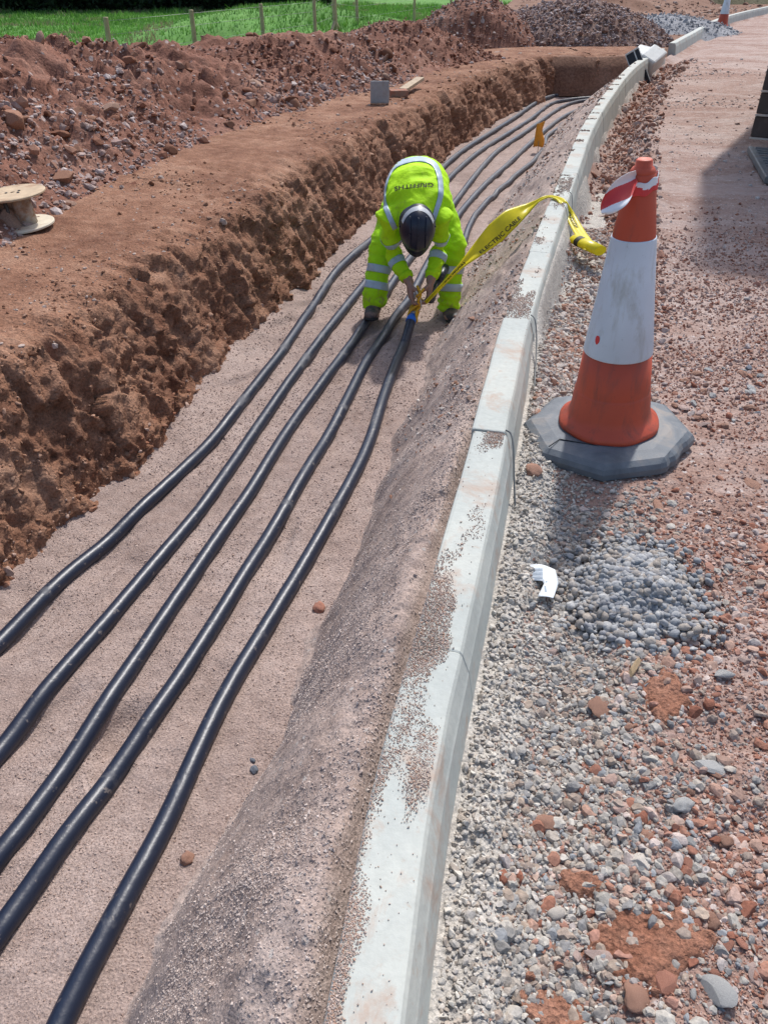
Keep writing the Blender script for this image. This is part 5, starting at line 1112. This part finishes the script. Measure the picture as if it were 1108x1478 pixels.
# boots
for an, sx in ((anl, -1), (anr, 1)):
    b_ = empty('boot', (0, 0, 0)); b_.parent = wk; dx = sx*.02
    V1 = loft([an+np.array([0, .015, .02]), an+np.array([0, .012, -.04])], [.052, .055], n=20)
    V2_ = loft([an+np.array([0, .055, -.050]), an+np.array([0, .0, -.048]), an+np.array([dx*.5, -.07, -.052]), an+np.array([dx, -.135, -.058])], [.040, .046, .050, .046], [.034, .044, .036, .028], n=20)
    V3 = loft([an+np.array([0, .05, -.075]), an+np.array([dx, -.145, -.075])], [.045, .048], [.014, .014], n=20)
    up = blob('upper', [V1, V2_], M_boot, .006, 3, b_); V, Fc = V3; mesh_py('sole', V, Fc, M_sole, True, b_)
    for q in range(4):
        y_ = -.035-.022*q; c_ = an+np.array([dx*.6, y_, -.010-.0075*q]); V, Fc = loft([c_+np.array([-.024, 0, -.004]), c_+np.array([0, 0, .003]), c_+np.array([.024, 0, -.004])], .0035, n=6, dome=False); mesh_py('lace', V, Fc, M_grey, True, b_)
# rope tying the cable end, held in the hands
M_rope = plain('yellow_rope', (.72, .40, .02), .6, var=.3, scale=90, bmp=.5); M_rope2 = plain('white_rope', (.62, .60, .55), .7, var=.2)
rp = empty('rope', (0, 0, 0)); tag(rp, 'short yellow and white rope looped from the blue capped cable end into the hands', 'rope')
hm_ = (Vector(wrl)+Vector(wrr))/2+OV+Vector((0, -.06, -.095)); e_ = END+dEnd*.05
def rope(P, r, mat, nm='strand'): V, Fc = loft(cr([tuple(p_) for p_ in P], 8), r, n=8, dome=False); mesh_py(nm, V, Fc, mat, True, rp)
rope([hm_+Vector((-.02, 0, .09)), hm_+Vector((.002, -.035, .05)), hm_+Vector((-.012, -.04, .01)), hm_+Vector((.0, -.02, -.03)), e_+Vector((.02, -.03, .03)), e_+Vector((.022, -.045, -.02)), e_+Vector((.0, -.03, -.04))], .0075, M_rope)
rope([hm_+Vector((.022, -.01, .075)), hm_+Vector((-.005, -.05, .06)), hm_+Vector((-.02, -.02, .03)), hm_+Vector((.012, -.01, .0)), e_+Vector((-.02, -.02, .03)), e_+Vector((-.032, -.02, -.03))], .0065, M_rope)
rope([hm_+Vector((-.035, 0, .07)), hm_+Vector((-.012, -.03, .045)), hm_+Vector((.005, -.03, .0)), hm_+Vector((.0, -.015, -.05)), e_+Vector((0, -.005, .015))], .006, M_rope2)
for k_ in range(5):
    f_ = k_/5; c_ = TAIL+dEnd*(.02+.012*k_); V, Fc = loft([c_+Vector((.030*math.cos(a), .012*math.sin(a), .028*math.sin(a))) for a in np.linspace(0, 2*math.pi, 16)], .005, n=6, dome=False); mesh_py('coil', V, Fc, M_rope, True, rp)
# ---------------------------------------------------------------- light, sky, camera
SAZ = R(20); SEL = R(53)
w = bpy.data.worlds.new('World'); bpy.context.scene.world = w; w.use_nodes = True; nt = w.node_tree; bg = nt.nodes['Background']
sky = nt.nodes.new('ShaderNodeTexSky'); sky.sky_type = 'NISHITA'; sky.sun_disc = False; sky.sun_elevation = SEL; sky.sun_rotation = SAZ; sky.dust_density = 2.5; sky.air_density = 1.0
nt.links.new(sky.outputs[0], bg.inputs['Color']); bg.inputs['Strength'].default_value = .15
ld = bpy.data.lights.new('Sun', 'SUN'); ld.energy = 3.1; ld.angle = R(2.5); ld.color = (1, .965, .93); lo = bpy.data.objects.new('Sun', ld); C.objects.link(lo)
sv = Vector((math.sin(SAZ)*math.cos(SEL), math.cos(SAZ)*math.cos(SEL), math.sin(SEL))); lo.rotation_euler = sv.to_track_quat('Z', 'Y').to_euler(); lo.location = sv*30
cd = bpy.data.cameras.new('Camera'); co_ = bpy.data.objects.new('Camera', cd); C.objects.link(co_); co_.location = (0, 0, CAMH); co_.rotation_euler = (math.pi/2-PITCH, 0, 0)
cd.sensor_fit = 'VERTICAL'; cd.sensor_height = 24; cd.lens = 24*F/1478; cd.clip_start = .05; cd.clip_end = 2000
sc = bpy.context.scene; sc.camera = co_; sc.view_settings.view_transform = 'Standard'; sc.view_settings.look = 'None'; sc.view_settings.exposure = 0.3; sc.view_settings.gamma = 1
